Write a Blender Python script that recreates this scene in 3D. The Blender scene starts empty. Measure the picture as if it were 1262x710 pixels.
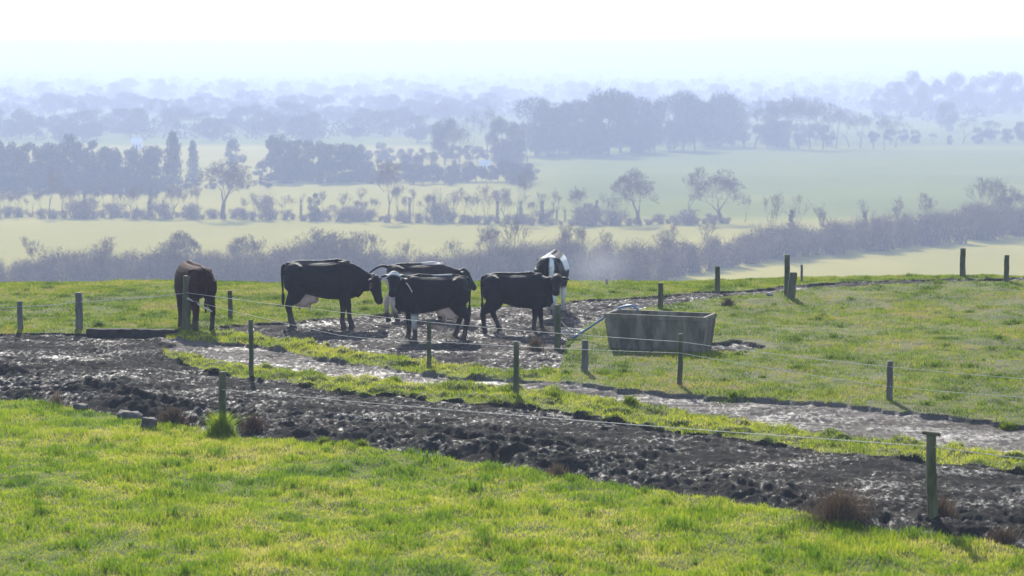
import bpy, bmesh, math, random
import numpy as np
from mathutils import Vector, Matrix

SC = bpy.context.scene
COL = SC.collection
rad = math.radians

# ------------------------------------------------------------------ camera, sky, sun, exposure
CAM_H, FPX, HORIZON = 5.5, 2800.0, 70.0          # eye height over the hilltop, focal length and horizon row in photo pixels
W0, H0 = 1262.0, 710.0
PITCH = math.atan((H0 / 2 - HORIZON) / FPX)
cam_d = bpy.data.cameras.new("camera")
cam_d.sensor_width = 36.0
cam_d.lens = FPX / W0 * 36.0
cam_d.dof.use_dof = True
cam_d.dof.focus_distance = 45.0
cam_d.dof.aperture_fstop = 2.6
cam_d.clip_start = 0.5
cam_d.clip_end = 40000.0
cam = bpy.data.objects.new("camera", cam_d)
COL.objects.link(cam)
cam.location = (0, 0, CAM_H)
cam.rotation_euler = (rad(90) - PITCH, 0, 0)
SC.camera = cam

SUN_EL, SUN_AZ = rad(33.0), rad(8.0)             # azimuth to the left of straight ahead
sun_vec = Vector((-math.sin(SUN_AZ) * math.cos(SUN_EL), math.cos(SUN_AZ) * math.cos(SUN_EL), math.sin(SUN_EL)))
world = bpy.data.worlds.new("World")
SC.world = world
world.use_nodes = True
wn = world.node_tree
sky = wn.nodes.new("ShaderNodeTexSky")
sky.sky_type = 'NISHITA'
sky.sun_disc = False
sky.sun_elevation = SUN_EL
sky.sun_rotation = -SUN_AZ
sky.air_density = 1.0
sky.dust_density = 1.0
wn.links.new(sky.outputs[0], wn.nodes["Background"].inputs[0])
wn.nodes["Background"].inputs[1].default_value = 0.14
sun_d = bpy.data.lights.new("sun", 'SUN')
sun_d.energy = 4.2
sun_d.angle = rad(0.55)
sun_d.color = (1.0, 0.95, 0.86)
sun = bpy.data.objects.new("sun", sun_d)
COL.objects.link(sun)
sun.rotation_euler = sun_vec.to_track_quat('Z', 'Y').to_euler()
sun.location = (0, 0, 60)
SC.view_settings.view_transform = 'Standard'
SC.view_settings.look = 'None'
SC.view_settings.gamma = 1.0
SC.view_settings.exposure = 1.1
SC.cycles.use_denoising = True
SC.cycles.max_bounces = 6
SC.cycles.transparent_max_bounces = 8

HAZE_DENSITY = 0.00082
HAZE_COLOR = (0.60, 0.695, 0.94)
HAZE_G = 0.175
VALLEY = -26.5

# ------------------------------------------------------------------ helpers
def to_plane(px, py, z=0.0):
    """the point at height z that the photo shows at pixel (px, py)"""
    cx, cy = (px - W0 / 2) / FPX, (H0 / 2 - py) / FPX
    dy = math.cos(PITCH) + cy * math.sin(PITCH)
    dz = -math.sin(PITCH) + cy * math.cos(PITCH)
    t = (z - CAM_H) / dz
    return Vector((cx * t, dy * t, z))

def pix(X, Y, Z=0.0):
    """photo pixel of a point (arrays)"""
    zc = Y * math.cos(PITCH) - (Z - CAM_H) * math.sin(PITCH)
    yc = Y * math.sin(PITCH) + (Z - CAM_H) * math.cos(PITCH)
    return W0 / 2 + FPX * X / zc, H0 / 2 - FPX * yc / zc

def hash2(ix, iy, seed):
    h = (ix.astype(np.int64) * 374761393 + iy.astype(np.int64) * 668265263 + seed * 1274126177) & 0xffffffff
    h = ((h ^ (h >> 13)) * 1274126177) & 0xffffffff
    h = (h ^ (h >> 16)) & 0xffffff
    return h / float(0xffffff)

def vnoise(x, y, seed=0):
    ix, iy = np.floor(x), np.floor(y)
    fx, fy = x - ix, y - iy
    fx, fy = fx * fx * fx * (fx * (fx * 6 - 15) + 10), fy * fy * fy * (fy * (fy * 6 - 15) + 10)
    a, b = hash2(ix, iy, seed), hash2(ix + 1, iy, seed)
    c, d = hash2(ix, iy + 1, seed), hash2(ix + 1, iy + 1, seed)
    return (a + (b - a) * fx) * (1 - fy) + (c + (d - c) * fx) * fy

def fbm(x, y, seed=0, octv=3, gain=0.5):
    s, a, t = 0.0, 1.0, 0.0
    for o in range(octv):
        k = 2.03 ** o
        s = s + a * vnoise(x * k + 17.3 * o, y * k - 9.1 * o, seed + o)
        t += a
        a *= gain
    return s / t

def cells(x, y, seed=0):
    """distance to the nearest scattered point (clods of mud)"""
    ix, iy = np.floor(x), np.floor(y)
    best = np.full(x.shape, 9.0)
    for ox in (-1, 0, 1):
        for oy in (-1, 0, 1):
            jx, jy = ix + ox, iy + oy
            dx = jx + hash2(jx, jy, seed) - x
            dy = jy + hash2(jx, jy, seed + 7) - y
            best = np.minimum(best, dx * dx + dy * dy)
    return np.sqrt(best)

def sstep(a, b, x):
    t = np.clip((x - a) / (b - a), 0, 1)
    return t * t * (3 - 2 * t)

def mesh_np(name, verts, faces, mats, smooth=True):
    """faces: (n,3) or (n,4) int array"""
    me = bpy.data.meshes.new(name)
    verts = np.asarray(verts, dtype=np.float32)
    faces = np.asarray(faces, dtype=np.int32)
    n, k = faces.shape
    me.vertices.add(len(verts))
    me.vertices.foreach_set("co", verts.ravel())
    me.loops.add(n * k)
    me.loops.foreach_set("vertex_index", faces.ravel())
    me.polygons.add(n)
    me.polygons.foreach_set("loop_start", np.arange(0, n * k, k, dtype=np.int32))
    me.polygons.foreach_set("loop_total", np.full(n, k, dtype=np.int32))
    me.polygons.foreach_set("use_smooth", np.full(n, smooth, dtype=bool))
    me.update(calc_edges=True)
    for m in (mats if isinstance(mats, (list, tuple)) else [mats]):
        me.materials.append(m)
    return me

def attr(me, name, vals):
    a = me.attributes.new(name, 'FLOAT', 'POINT')
    a.data.foreach_set("value", np.asarray(vals, dtype=np.float32))

def link(name, me, parent=None):
    o = bpy.data.objects.new(name, me)
    COL.objects.link(o)
    if parent is not None:
        o.parent = parent
    return o

def tag(o, label=None, cat=None, group=None, kind=None):
    if label: o["label"] = label
    if cat: o["category"] = cat
    if group: o["group"] = group
    if kind: o["kind"] = kind
    return o

def thing(name, label, cat, loc=(0, 0, 0), rz=0.0, group=None):
    o = bpy.data.objects.new(name, None)
    COL.objects.link(o)
    o.empty_display_size = 0.3
    o.location = loc
    o.rotation_euler = (0, 0, rz)
    return tag(o, label, cat, group)

class Geo:
    """collects tubes, ribbons, boxes as verts and quads / triangles"""
    def __init__(s):
        s.v, s.f = [], []
    def tube(s, pts, radii, n=6, cap=True):
        pts = [Vector(p) for p in pts]
        base = len(s.v)
        up = None
        for i, p in enumerate(pts):
            t = (pts[min(i + 1, len(pts) - 1)] - pts[max(i - 1, 0)]).normalized()
            if up is None:
                up = Vector((0, 0, 1)) if abs(t.z) < 0.9 else Vector((1, 0, 0))
            a = t.cross(up).normalized()
            b = a.cross(t).normalized()
            up = b
            r = radii[i]
            ra, rb = r if isinstance(r, tuple) else (r, r)
            for k in range(n):
                an = 2 * math.pi * k / n
                s.v.append(p + a * (ra * math.cos(an)) + b * (rb * math.sin(an)))
        for i in range(len(pts) - 1):
            for k in range(n):
                s.f.append((base + i * n + k, base + i * n + (k + 1) % n, base + (i + 1) * n + (k + 1) % n, base + (i + 1) * n + k))
        if cap:
            s.f.append(tuple(base + k for k in reversed(range(n))))
            s.f.append(tuple(base + (len(pts) - 1) * n + k for k in range(n)))
        return s
    def ribbon(s, p0, p1, w0, w1, rng):
        p0, p1 = Vector(p0), Vector(p1)
        t = (p1 - p0)
        side = t.cross(Vector((rng.uniform(-1, 1), rng.uniform(-1, 1), rng.uniform(-.4, .4))))
        if side.length < 1e-6:
            side = Vector((1, 0, 0))
        side.normalize()
        b = len(s.v)
        s.v += [p0 - side * w0, p0 + side * w0, p1 + side * w1, p1 - side * w1]
        s.f.append((b, b + 1, b + 2, b + 3))
    def leaf(s, p, size, rng):
        a = Vector((rng.gauss(0, 1), rng.gauss(0, 1), rng.gauss(0, 1))).normalized()
        c = a.orthogonal().normalized()
        d = a.cross(c)
        an = rng.uniform(0, 6.28)
        u, w = c * math.cos(an) + d * math.sin(an), d * math.cos(an) - c * math.sin(an)
        b = len(s.v)
        s.v += [p + u * size, p + w * size * .6, p - u * size * .8, p - w * size * .7]
        s.f.append((b, b + 1, b + 2, b + 3))
    def box(s, c, hx, hy, hz, m=None):
        b = len(s.v)
        for z in (-hz, hz):
            for x, y in ((-hx, -hy), (hx, -hy), (hx, hy), (-hx, hy)):
                q = Vector((x, y, z))
                if m: q = m @ q
                s.v.append(Vector(c) + q)
        s.f += [(b + 3, b + 2, b + 1, b), (b + 4, b + 5, b + 6, b + 7)]
        for k in range(4):
            s.f.append((b + k, b + (k + 1) % 4, b + 4 + (k + 1) % 4, b + 4 + k))
    def mesh(s, name, mat, smooth=False):
        me = bpy.data.meshes.new(name)
        me.from_pydata([tuple(v) for v in s.v], [], s.f)
        me.polygons.foreach_set("use_smooth", [smooth] * len(me.polygons))
        me.materials.append(mat)
        me.update()
        return me
    def build(s, name, mat, parent=None, smooth=False):
        return link(name, s.mesh(name, mat, smooth), parent)

# ------------------------------------------------------------------ materials
def new_mat(name):
    m = bpy.data.materials.new(name)
    m.use_nodes = True
    nt = m.node_tree
    return m, nt, nt.nodes["Principled BSDF"]

def ramp(nt, src, stops):
    r = nt.nodes.new("ShaderNodeValToRGB")
    el = r.color_ramp.elements
    while len(el) < len(stops):
        el.new(0.5)
    for e, (p, c) in zip(el, stops):
        e.position = p
        e.color = (*c, 1) if len(c) == 3 else c
    nt.links.new(src, r.inputs[0])
    return r.outputs[0]

def noise(nt, scale, detail=4, rough=0.6, coord='Object', stretch=None):
    tc = nt.nodes.new("ShaderNodeTexCoord")
    n = nt.nodes.new("ShaderNodeTexNoise")
    n.inputs["Scale"].default_value = scale
    n.inputs["Detail"].default_value = detail
    n.inputs["Roughness"].default_value = rough
    src = tc.outputs[coord]
    if stretch:
        mp = nt.nodes.new("ShaderNodeMapping")
        mp.inputs["Scale"].default_value = stretch
        nt.links.new(src, mp.inputs[0])
        src = mp.outputs[0]
    nt.links.new(src, n.inputs["Vector"])
    return n.outputs["Fac"]

def bump(nt, bsdf, h, strength=0.5, dist=0.02):
    b = nt.nodes.new("ShaderNodeBump")
    b.inputs["Strength"].default_value = strength
    b.inputs["Distance"].default_value = dist
    nt.links.new(h, b.inputs["Height"])
    nt.links.new(b.outputs[0], bsdf.inputs["Normal"])

def grass_mat(name, stops, trans=0.5, spec=0.03, rough=0.55):
    m, nt, b = new_mat(name)
    a = nt.nodes.new("ShaderNodeAttribute")
    a.attribute_name = "tint"
    c = ramp(nt, a.outputs["Fac"], stops)
    nt.links.new(c, b.inputs["Base Color"])
    b.inputs["Roughness"].default_value = rough
    b.inputs["Specular IOR Level"].default_value = spec
    t = nt.nodes.new("ShaderNodeBsdfTranslucent")
    nt.links.new(c, t.inputs[0])
    mx = nt.nodes.new("ShaderNodeMixShader")
    mx.inputs[0].default_value = trans
    nt.links.new(b.outputs[0], mx.inputs[1])
    nt.links.new(t.outputs[0], mx.inputs[2])
    nt.links.new(mx.outputs[0], nt.nodes["Material Output"].inputs["Surface"])
    return m

def plain_mat(name, c0, c1, scale=8, rough=0.7, spec=0.3, bmp=0.0, bdist=0.01, stretch=None, lo=.35, hi=.65):
    m, nt, b = new_mat(name)
    f = noise(nt, scale, stretch=stretch)
    nt.links.new(ramp(nt, f, [(lo, c0), (hi, c1)]), b.inputs["Base Color"])
    b.inputs["Roughness"].default_value = rough
    b.inputs["Specular IOR Level"].default_value = spec
    if bmp:
        bump(nt, b, noise(nt, scale * 3, stretch=stretch), bmp, bdist)
    return m

def mud_mat(name, dark, light, rlo, rhi, fine=22, wet=.40, w0=.53, w1=.68):
    m, nt, b = new_mat(name)
    f = noise(nt, 1.1, 5, .65)
    f2 = noise(nt, fine, 4, .7)
    mixn = nt.nodes.new("ShaderNodeMath"); mixn.operation = 'MULTIPLY_ADD'
    nt.links.new(f2, mixn.inputs[0]); mixn.inputs[1].default_value = .45
    nt.links.new(f, mixn.inputs[2])
    nt.links.new(ramp(nt, mixn.outputs[0], [(.5, dark), (.95, light)]), b.inputs["Base Color"])
    w = noise(nt, 13.0, 6, .8, stretch=(1, .6, 1))
    low = noise(nt, 1.1, 3, .6, stretch=(.5, 1, 1))
    wl_ = nt.nodes.new("ShaderNodeMath"); wl_.operation = 'MULTIPLY_ADD'
    nt.links.new(low, wl_.inputs[0]); wl_.inputs[1].default_value = .3; nt.links.new(w, wl_.inputs[2])
    sh = nt.nodes.new("ShaderNodeMath"); sh.operation = 'SUBTRACT'
    nt.links.new(wl_.outputs[0], sh.inputs[0]); sh.inputs[1].default_value = .15
    w = sh.outputs[0]
    nt.links.new(ramp(nt, w, [(w0, (rhi,) * 3), (w1, (rlo,) * 3)]), b.inputs["Roughness"])
    low = noise(nt, 1.1, 3, .6, stretch=(.5, 1, 1))
    wl_ = nt.nodes.new("ShaderNodeMath"); wl_.operation = 'MULTIPLY_ADD'
    nt.links.new(low, wl_.inputs[0]); wl_.inputs[1].default_value = .3; nt.links.new(w, wl_.inputs[2])
    sh = nt.nodes.new("ShaderNodeMath"); sh.operation = 'SUBTRACT'
    nt.links.new(wl_.outputs[0], sh.inputs[0]); sh.inputs[1].default_value = .15
    w = sh.outputs[0]
    nt.links.new(ramp(nt, w, [(w0, (.02,) * 3), (w1, (wet,) * 3)]), b.inputs["Specular IOR Level"])
    bump(nt, b, f2, .9, .04)
    return m

M = {}
M['mud'] = mud_mat("wet_mud", (.013, .0120, .0100), (.040, .037, .031), .42, .95, 22, .36, .52, .67)
M['yard'] = mud_mat("trodden_mud", (.024, .021, .019), (.065, .058, .05), .38, .9, 22, .32, .51, .66)
M['track'] = mud_mat("stony_track_mud", (.050, .043, .036), (.17, .15, .128), .36, .85, 30, .40, .49, .66)
M['soil'] = plain_mat("pasture_soil", (.045, .065, .012), (.085, .09, .026), 3, .9, .1)
M['soil_mid'] = plain_mat("poached_pasture", (.050, .066, .014), (.095, .088, .036), 2, .9, .1)
M['grass_fg'] = grass_mat("meadow_blades", [(0, (.045, .110, .010)), (.35, (.17, .265, .010)), (.75, (.34, .372, .018)), (1, (.46, .39, .12))], trans=.55)
M['grass_verge'] = grass_mat("verge_blades", [(0, (.050, .090, .012)), (.35, (.21, .275, .016)), (.75, (.39, .40, .026)), (1, (.46, .41, .08))], trans=.55)
M['grass_mid'] = grass_mat("short_pasture_blades", [(0, (.05, .085, .014)), (.4, (.14, .21, .012)), (.8, (.26, .28, .026)), (1, (.32, .25, .09))], trans=.55)
M['weed'] = grass_mat("dead_weed_stems", [(0, (.050, .032, .022)), (.5, (.115, .075, .050)), (1, (.25, .19, .11))], trans=.2)
M['post'] = plain_mat("weathered_mossy_wood", (.06, .062, .035), (.12, .115, .085), 9, .85, .2, .5, .01, (1, 1, .25))
M['moss'] = plain_mat("green_mossy_wood", (.045, .055, .020), (.12, .115, .065), 9, .85, .2, .5, .01, (1, 1, .25))
M['grey_post'] = plain_mat("grey_weathered_wood", (.07, .068, .06), (.15, .14, .125), 9, .85, .2, .5, .01, (1, 1, .2))
M['sleeper'] = plain_mat("dark_timber", (.014, .013, .013), (.034, .031, .028), 6, .9, .1, .5, .01)
M['wire'] = plain_mat("white_poly_wire", (.40, .37, .32), (.55, .51, .45), 20, .5, .4)
M['thin_wire'] = plain_mat("grey_steel_wire", (.3, .3, .3), (.45, .45, .45), 20, .4, .5)
M['concrete'] = plain_mat("algae_stained_concrete", (.082, .078, .055), (.22, .198, .155), 5, .85, .15, .5, .012, (1, 1, .3), .38, .66)
M['concrete_rim'] = plain_mat("pale_concrete", (.24, .235, .21), (.36, .35, .32), 8, .85, .2, .3)
M['water'] = plain_mat("dark_trough_water", (.012, .014, .012), (.02, .022, .018), 3, .06, .5)
M['pipe'] = plain_mat("blue_water_pipe", (.07, .15, .30), (.10, .20, .36), 5, .4, .5)
M['stone'] = plain_mat("grey_stone", (.035, .034, .028), (.12, .11, .095), 6, .85, .25, .6, .03)
M['bark'] = plain_mat("grey_brown_bark", (.055, .045, .036), (.12, .10, .08), 3, .9, .1)
M['twig'] = plain_mat("winter_twigs", (.09, .065, .045), (.20, .145, .095), .5, .85, .15)
M['bush'] = plain_mat("hedge_twigs", (.15, .108, .070), (.32, .235, .15), .4, .9, .1)
M['ivy'] = plain_mat("ivy_leaves", (.020, .030, .012), (.045, .055, .022), .8, .6, .3)
M['needle'] = plain_mat("dark_evergreen_leaves", (.030, .045, .025), (.075, .088, .045), .6, .7, .2)
M['wood_leaf'] = plain_mat("tangled_wood_twigs", (.035, .032, .022), (.085, .07, .05), .4, .9, .1)
M['whitewall'] = plain_mat("white_render", (.70, .70, .68), (.8, .8, .78), 2, .8, .2)
M['roof'] = plain_mat("glare_white_roof", (.55, .55, .56), (.70, .70, .70), 2, .35, .5)  # near-white colour stands in for sun glare off the roof
M['slate'] = plain_mat("slate_roof", (.10, .10, .11), (.16, .16, .17), 2, .5, .4)
M['pane'] = plain_mat("dark_window_glass", (.02, .02, .025), (.03, .03, .035), 2, .1, .5)
M['eye'] = plain_mat("dark_eye", (.006, .005, .005), (.01, .008, .008), 2, .1, .5)
M['udder'] = plain_mat("pink_udder_skin", (.40, .27, .22), (.52, .38, .32), 5, .7, .2)
M['strap'] = plain_mat("brown_neck_strap", (.16, .09, .06), (.22, .13, .09), 9, .7, .2)

# valley fields: fields of differing green, divided along the hedges
m, nt, b = new_mat("valley_pasture")
small = noise(nt, .05, 5, .7, stretch=(1, .35, 1))
ft = nt.nodes.new("ShaderNodeAttribute"); ft.attribute_name = "sward"
mx = nt.nodes.new("ShaderNodeMath"); mx.operation = 'MULTIPLY_ADD'
nt.links.new(small, mx.inputs[0]); mx.inputs[1].default_value = .30; nt.links.new(ft.outputs["Fac"], mx.inputs[2])
nt.links.new(ramp(nt, mx.outputs[0], [(.15, (.085, .105, .030)), (.5, (.15, .165, .040)), (.85, (.26, .232, .066)), (1.0, (.325, .282, .08))]), b.inputs["Base Color"])
b.inputs["Roughness"].default_value = 1.0
b.inputs["Specular IOR Level"].default_value = 0.0
M['valley'] = m

# ------------------------------------------------------------------ the lie of the land
A_  = [(-300, 480), (0, 496), (60, 501), (100, 504), (160, 514), (240, 528), (300, 540), (400, 551), (460, 557), (570, 572), (650, 582), (700, 589), (790, 604), (880, 616), (960, 633), (1060, 655), (1150, 668), (1262, 681), (1600, 720)]
V1L = [(0, 420), (195, 436), (250, 455), (300, 465), (350, 470), (420, 482), (500, 490), (560, 497), (640, 501), (700, 510), (760, 518), (850, 531), (950, 546), (1050, 561), (1150, 573), (1262, 581), (1600, 612)]
V1H = [(0, 420), (195, 432), (250, 440), (310, 447), (400, 460), (480, 467), (540, 471), (600, 475), (640, 478), (720, 486), (800, 500), (900, 515), (1000, 528), (1100, 541), (1200, 553), (1262, 559), (1600, 590)]
V2L = [(0, 410), (215, 418), (260, 423), (320, 428), (370, 440), (420, 450), (480, 457), (530, 463), (600, 469), (640, 472), (700, 476), (760, 482), (840, 488), (900, 493), (1000, 501), (1100, 510), (1200, 519), (1262, 526), (1600, 552)]
YL_ = [(0, 411), (215, 411), (275, 412), (300, 414), (340, 420), (400, 430), (470, 440), (520, 446), (600, 453), (660, 457), (690, 453), (698, 420), (720, 403), (760, 388), (800, 379), (850, 371), (900, 366), (960, 361), (1050, 357), (1150, 350.5), (1262, 347.5), (1600, 340)]
YU_ = [(0, 411), (215, 411), (275, 405), (320, 400), (370, 396), (430, 391), (500, 384), (560, 380), (640, 377), (700, 371), (760, 369), (800, 366), (850, 362), (900, 359), (960, 355), (1050, 352), (1150, 347), (1262, 344), (1600, 338)]
def poly(p, x):
    return np.interp(x, [a for a, _ in p], [b for _, b in p])

MEADOW, MUD, VERGE, TRACK, YARD, PASTURE, FIELD = range(7)

def V2M(px):
    return (poly(V2L, px) + poly(V1H, px)) / 2

def classify(X, Y):
    px, py = pix(X, Y)
    wob = (fbm(X * 1.3, Y * 1.0, 5, 3) - .5) * 7 + (vnoise(X * 6, Y * 5, 8) - .5) * 4
    wob = wob * (1 - .6 * sstep(V2M(px) - 26, V2M(px) - 8, py) * sstep(V2M(px) + 26, V2M(px) + 8, py))
    pw = py + wob * np.clip((py - 330) / 140, .15, 1.0)
    a, l1, h1 = poly(A_, px), poly(V1L, px), poly(V1H, px) + 3.5 * sstep(190, 320, px)
    l2, yl, yu = poly(V2L, px) - 2.0 * sstep(210, 320, px), poly(YL_, px) + 2.0 * sstep(840, 900, px), poly(YU_, px)
    c = np.full(X.shape, FIELD, dtype=np.int8)
    left = px + (vnoise(X * 2, Y * 2, 3) - .5) * 30 < 205
    c[(pw > yl) & (px > 690)] = PASTURE
    c[(pw > yl) & (px <= 690)] = VERGE
    c[(pw > yu) & (pw <= yl) & (px > 270)] = YARD
    c[(pw > yl) & (((px - 908) / 40) ** 2 + ((py - 428) / 7) ** 2 + (vnoise(X * 3, Y * 2.5, 150) - .5) * 1.6 < .75)] = YARD
    c[pw > l2] = TRACK
    c[(pw > h1) & (pw <= l1)] = VERGE
    c[(pw > l1)] = MUD
    c[left & (py > 413 + wob * .25)] = MUD
    c[left & (py <= 413 + wob * .25)] = FIELD
    c[pw > a] = MEADOW
    # bare poached patches
    return c, px, py, pw

def base_height(X, Y):
    yb = 52.4 + 1.0 * sstep(4.0, 10.0, X)
    d = np.maximum(Y - yb, 0)
    drop = np.where(d < 8, .01 * d * d, .64 + .16 * (d - 8))
    z = -drop
    # the hill runs out smoothly into the valley floor
    k = 6.0
    lo = VALLEY + (fbm(X / 160, Y / 160, 30, 2) - .5) * 1.5 * sstep(200, 500, Y)
    m_ = np.maximum(z, lo)
    return m_ + np.exp(-np.abs(z - lo) / k) * k * .25 * (Y > yb + 20) * 1.0

def height(X, Y, c, px, py):
    z = base_height(X, Y)
    near = Y < 75
    z = z + np.where(near, (fbm(X * .35, Y * .35, 11, 3) - .5) * .12, 0)
    def w(*k):
        return np.isin(c, k) & near
    lump = fbm(X * 3.2, Y * 2.6, 21, 3)
    q = w(VERGE)
    z = np.where(q, z + .0 + .085 * sstep(.40, .78, lump), z)
    q = w(MEADOW)
    z = np.where(q, z + .07 * lump, z)
    q = w(PASTURE, FIELD)
    z = np.where(q, z + .06 * fbm(X * 2.2, Y * 2.2, 23, 3), z)
    # low bank along the far right edge of the pasture
    bank = sstep(4.0, 7.5, X) * sstep(49.6, 51.4, Y - .15 * (X - 6)) * .06
    z = z + np.where(near, bank * (0.5 + 1.0 * fbm(X * 1.5, Y * 1.5, 27, 3)), 0)
    # clods
    q = w(MUD)
    if q.any():
        x, y = X[q], Y[q]
        e = poly(A_, px[q]) - py[q]
        rough = .35 + .65 * np.exp(-(np.maximum(e, 0) / 42.0) ** 2)
        wx, wy = x + .1 * fbm(x * 5, y * 5, 70, 2), y + .1 * fbm(x * 5, y * 5, 71, 2)
        c1 = np.sqrt(np.clip(1 - (cells(wx * 5.2, wy * 4.4, 40) * 1.25) ** 2, 0, 1))
        c2 = np.sqrt(np.clip(1 - (cells(wx * 11, wy * 9, 44) * 1.3) ** 2, 0, 1))
        v = e / np.interp(py[q], [400, 680], [5.5, 11.0])
        rut = fbm(v * 1.7 + .15 * fbm(x * .8, y * .8, 57, 2), x * .16, 55, 3) - .5
        big = np.sqrt(np.clip(1 - (cells(wx * 2.9, wy * 2.5, 48) * 1.3) ** 2, 0, 1))
        h = .28 * rut + .12 * big * sstep(.35, .7, fbm(x * .8, y * .8, 59, 2)) * np.exp(-(np.maximum(e, 0) / 30.0) ** 2) + .11 * c1 * sstep(.25, .7, fbm(x * 1.3, y * 1.3, 50, 2)) + .06 * c2 + .07 * fbm(x * 12, y * 10, 47, 2) + .16 * (fbm(x * .9, y * 1.6, 52, 3) - .5)
        z[q] += (h * rough - .05) * sstep(-2, 12, e) - .015
    q = w(YARD)
    if q.any():
        x, y = X[q], Y[q]
        c1 = np.sqrt(np.clip(1 - (cells(x * 5.5, y * 4.6, 60) * 1.25) ** 2, 0, 1))
        z[q] += .07 * c1 * sstep(.3, .75, fbm(x * 1.2, y * 1.2, 63, 2)) + .07 * fbm(x * 8, y * 6, 65, 3) - .08
    q = w(TRACK)
    if q.any():
        x, y = X[q], Y[q]
        z[q] += .045 * np.sqrt(np.clip(1 - (cells(x * 6, y * 5, 80) * 1.2) ** 2, 0, 1)) * sstep(.4, .7, fbm(x * 1.5, y * 1.5, 84, 2)) + .05 * fbm(x * 4, y * 6, 82, 3) - .08
    return z

# one sheet of ground from in front of the camera to the horizon, cut into its kinds of surface
us = np.concatenate([np.linspace(-1.6, -.32, 14)[:-1], np.linspace(-.32, .32, 760), np.linspace(.32, 1.6, 14)[1:]])
ys = [14.0]
while ys[-1] < 14500:
    y = ys[-1]
    st = .20 if y < 22 else (.034 if y < 47 else (.06 if y < 62 else (y - 60) * .045 + .08))
    ys.append(y + st)
ys = np.array(ys)
GX = us[None, :] * ys[:, None]
GY = np.repeat(ys[:, None], len(us), 1)
cls, gpx, gpy, _ = classify(GX, GY)
cls = np.where(GY > 75, 9, cls)
GZ = height(GX, GY, cls, gpx, gpy)
# soften the steps between surfaces once
GZs = GZ.copy()
GZs[1:-1, 1:-1] = (GZ[1:-1, 1:-1] * 8 + GZ[:-2, 1:-1] + GZ[2:, 1:-1] + GZ[1:-1, :-2] + GZ[1:-1, 2:]) / 12
GZ = GZs
R, Cn = GX.shape
vid = np.arange(R * Cn).reshape(R, Cn)
quads = np.stack([vid[:-1, :-1], vid[:-1, 1:], vid[1:, 1:], vid[1:, :-1]], -1).reshape(-1, 4)
fc = cls[:-1, :-1].reshape(-1)
allv = np.stack([GX, GY, GZ], -1).reshape(-1, 3)
def surface(name, ks, mat, label):
    f = quads[np.isin(fc, ks)]
    used = np.unique(f)
    rm = np.zeros(R * Cn, dtype=np.int32)
    rm[used] = np.arange(len(used))
    me = mesh_np(name, allv[used], rm[f], mat)
    if ks == [9]:
        vx, vy = allv[used, 0], allv[used, 1]
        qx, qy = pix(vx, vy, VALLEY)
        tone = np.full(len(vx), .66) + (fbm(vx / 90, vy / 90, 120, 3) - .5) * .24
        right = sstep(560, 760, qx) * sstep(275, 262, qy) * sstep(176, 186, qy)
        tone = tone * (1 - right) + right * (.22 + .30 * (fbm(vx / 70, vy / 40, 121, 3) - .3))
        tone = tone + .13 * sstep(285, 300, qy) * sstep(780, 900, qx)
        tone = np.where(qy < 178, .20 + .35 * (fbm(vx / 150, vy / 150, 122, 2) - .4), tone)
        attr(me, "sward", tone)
    o = link(name, me)
    return tag(o, label, None, None, "structure")
surface("meadow_ground", [MEADOW], M['soil'], "bright green meadow in the foreground")
surface("muddy_lane", [MUD], M['mud'], "broad strip of dark churned mud behind the meadow")
surface("verge_ground", [VERGE], M['soil'], "grassy verges either side of the stony track")
surface("farm_track", [TRACK], M['track'], "narrow stony track between two grass verges")
surface("cattle_yard_ground", [YARD], M['yard'], "wet trodden mud under the cows")
surface("pasture_ground", [PASTURE, FIELD], M['soil_mid'], "grazed hilltop pasture around the mud")
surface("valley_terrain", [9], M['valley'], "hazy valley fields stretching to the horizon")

# height lookup on the finished sheet
def ground_z(X, Y):
    X, Y = np.atleast_1d(np.asarray(X, float)), np.atleast_1d(np.asarray(Y, float))
    r = np.clip(np.searchsorted(ys, Y) - 1, 0, R - 2)
    fy = np.clip((Y - ys[r]) / (ys[r + 1] - ys[r]), 0, 1)
    u = X / np.maximum(Y, 1e-3)
    q = np.clip(np.searchsorted(us, u) - 1, 0, Cn - 2)
    fx = np.clip((u - us[q]) / (us[q + 1] - us[q]), 0, 1)
    return (GZ[r, q] * (1 - fx) + GZ[r, q + 1] * fx) * (1 - fy) + (GZ[r + 1, q] * (1 - fx) + GZ[r + 1, q + 1] * fx) * fy

def gz(x, y):
    return float(ground_z(x, y)[0])

def on_hill(px, py):
    p = to_plane(px, py)
    p.z = gz(p.x, p.y)
    return p

def in_valley(px, py):
    p = to_plane(px, py, VALLEY)
    p.z = gz(p.x, p.y)
    return p

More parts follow.
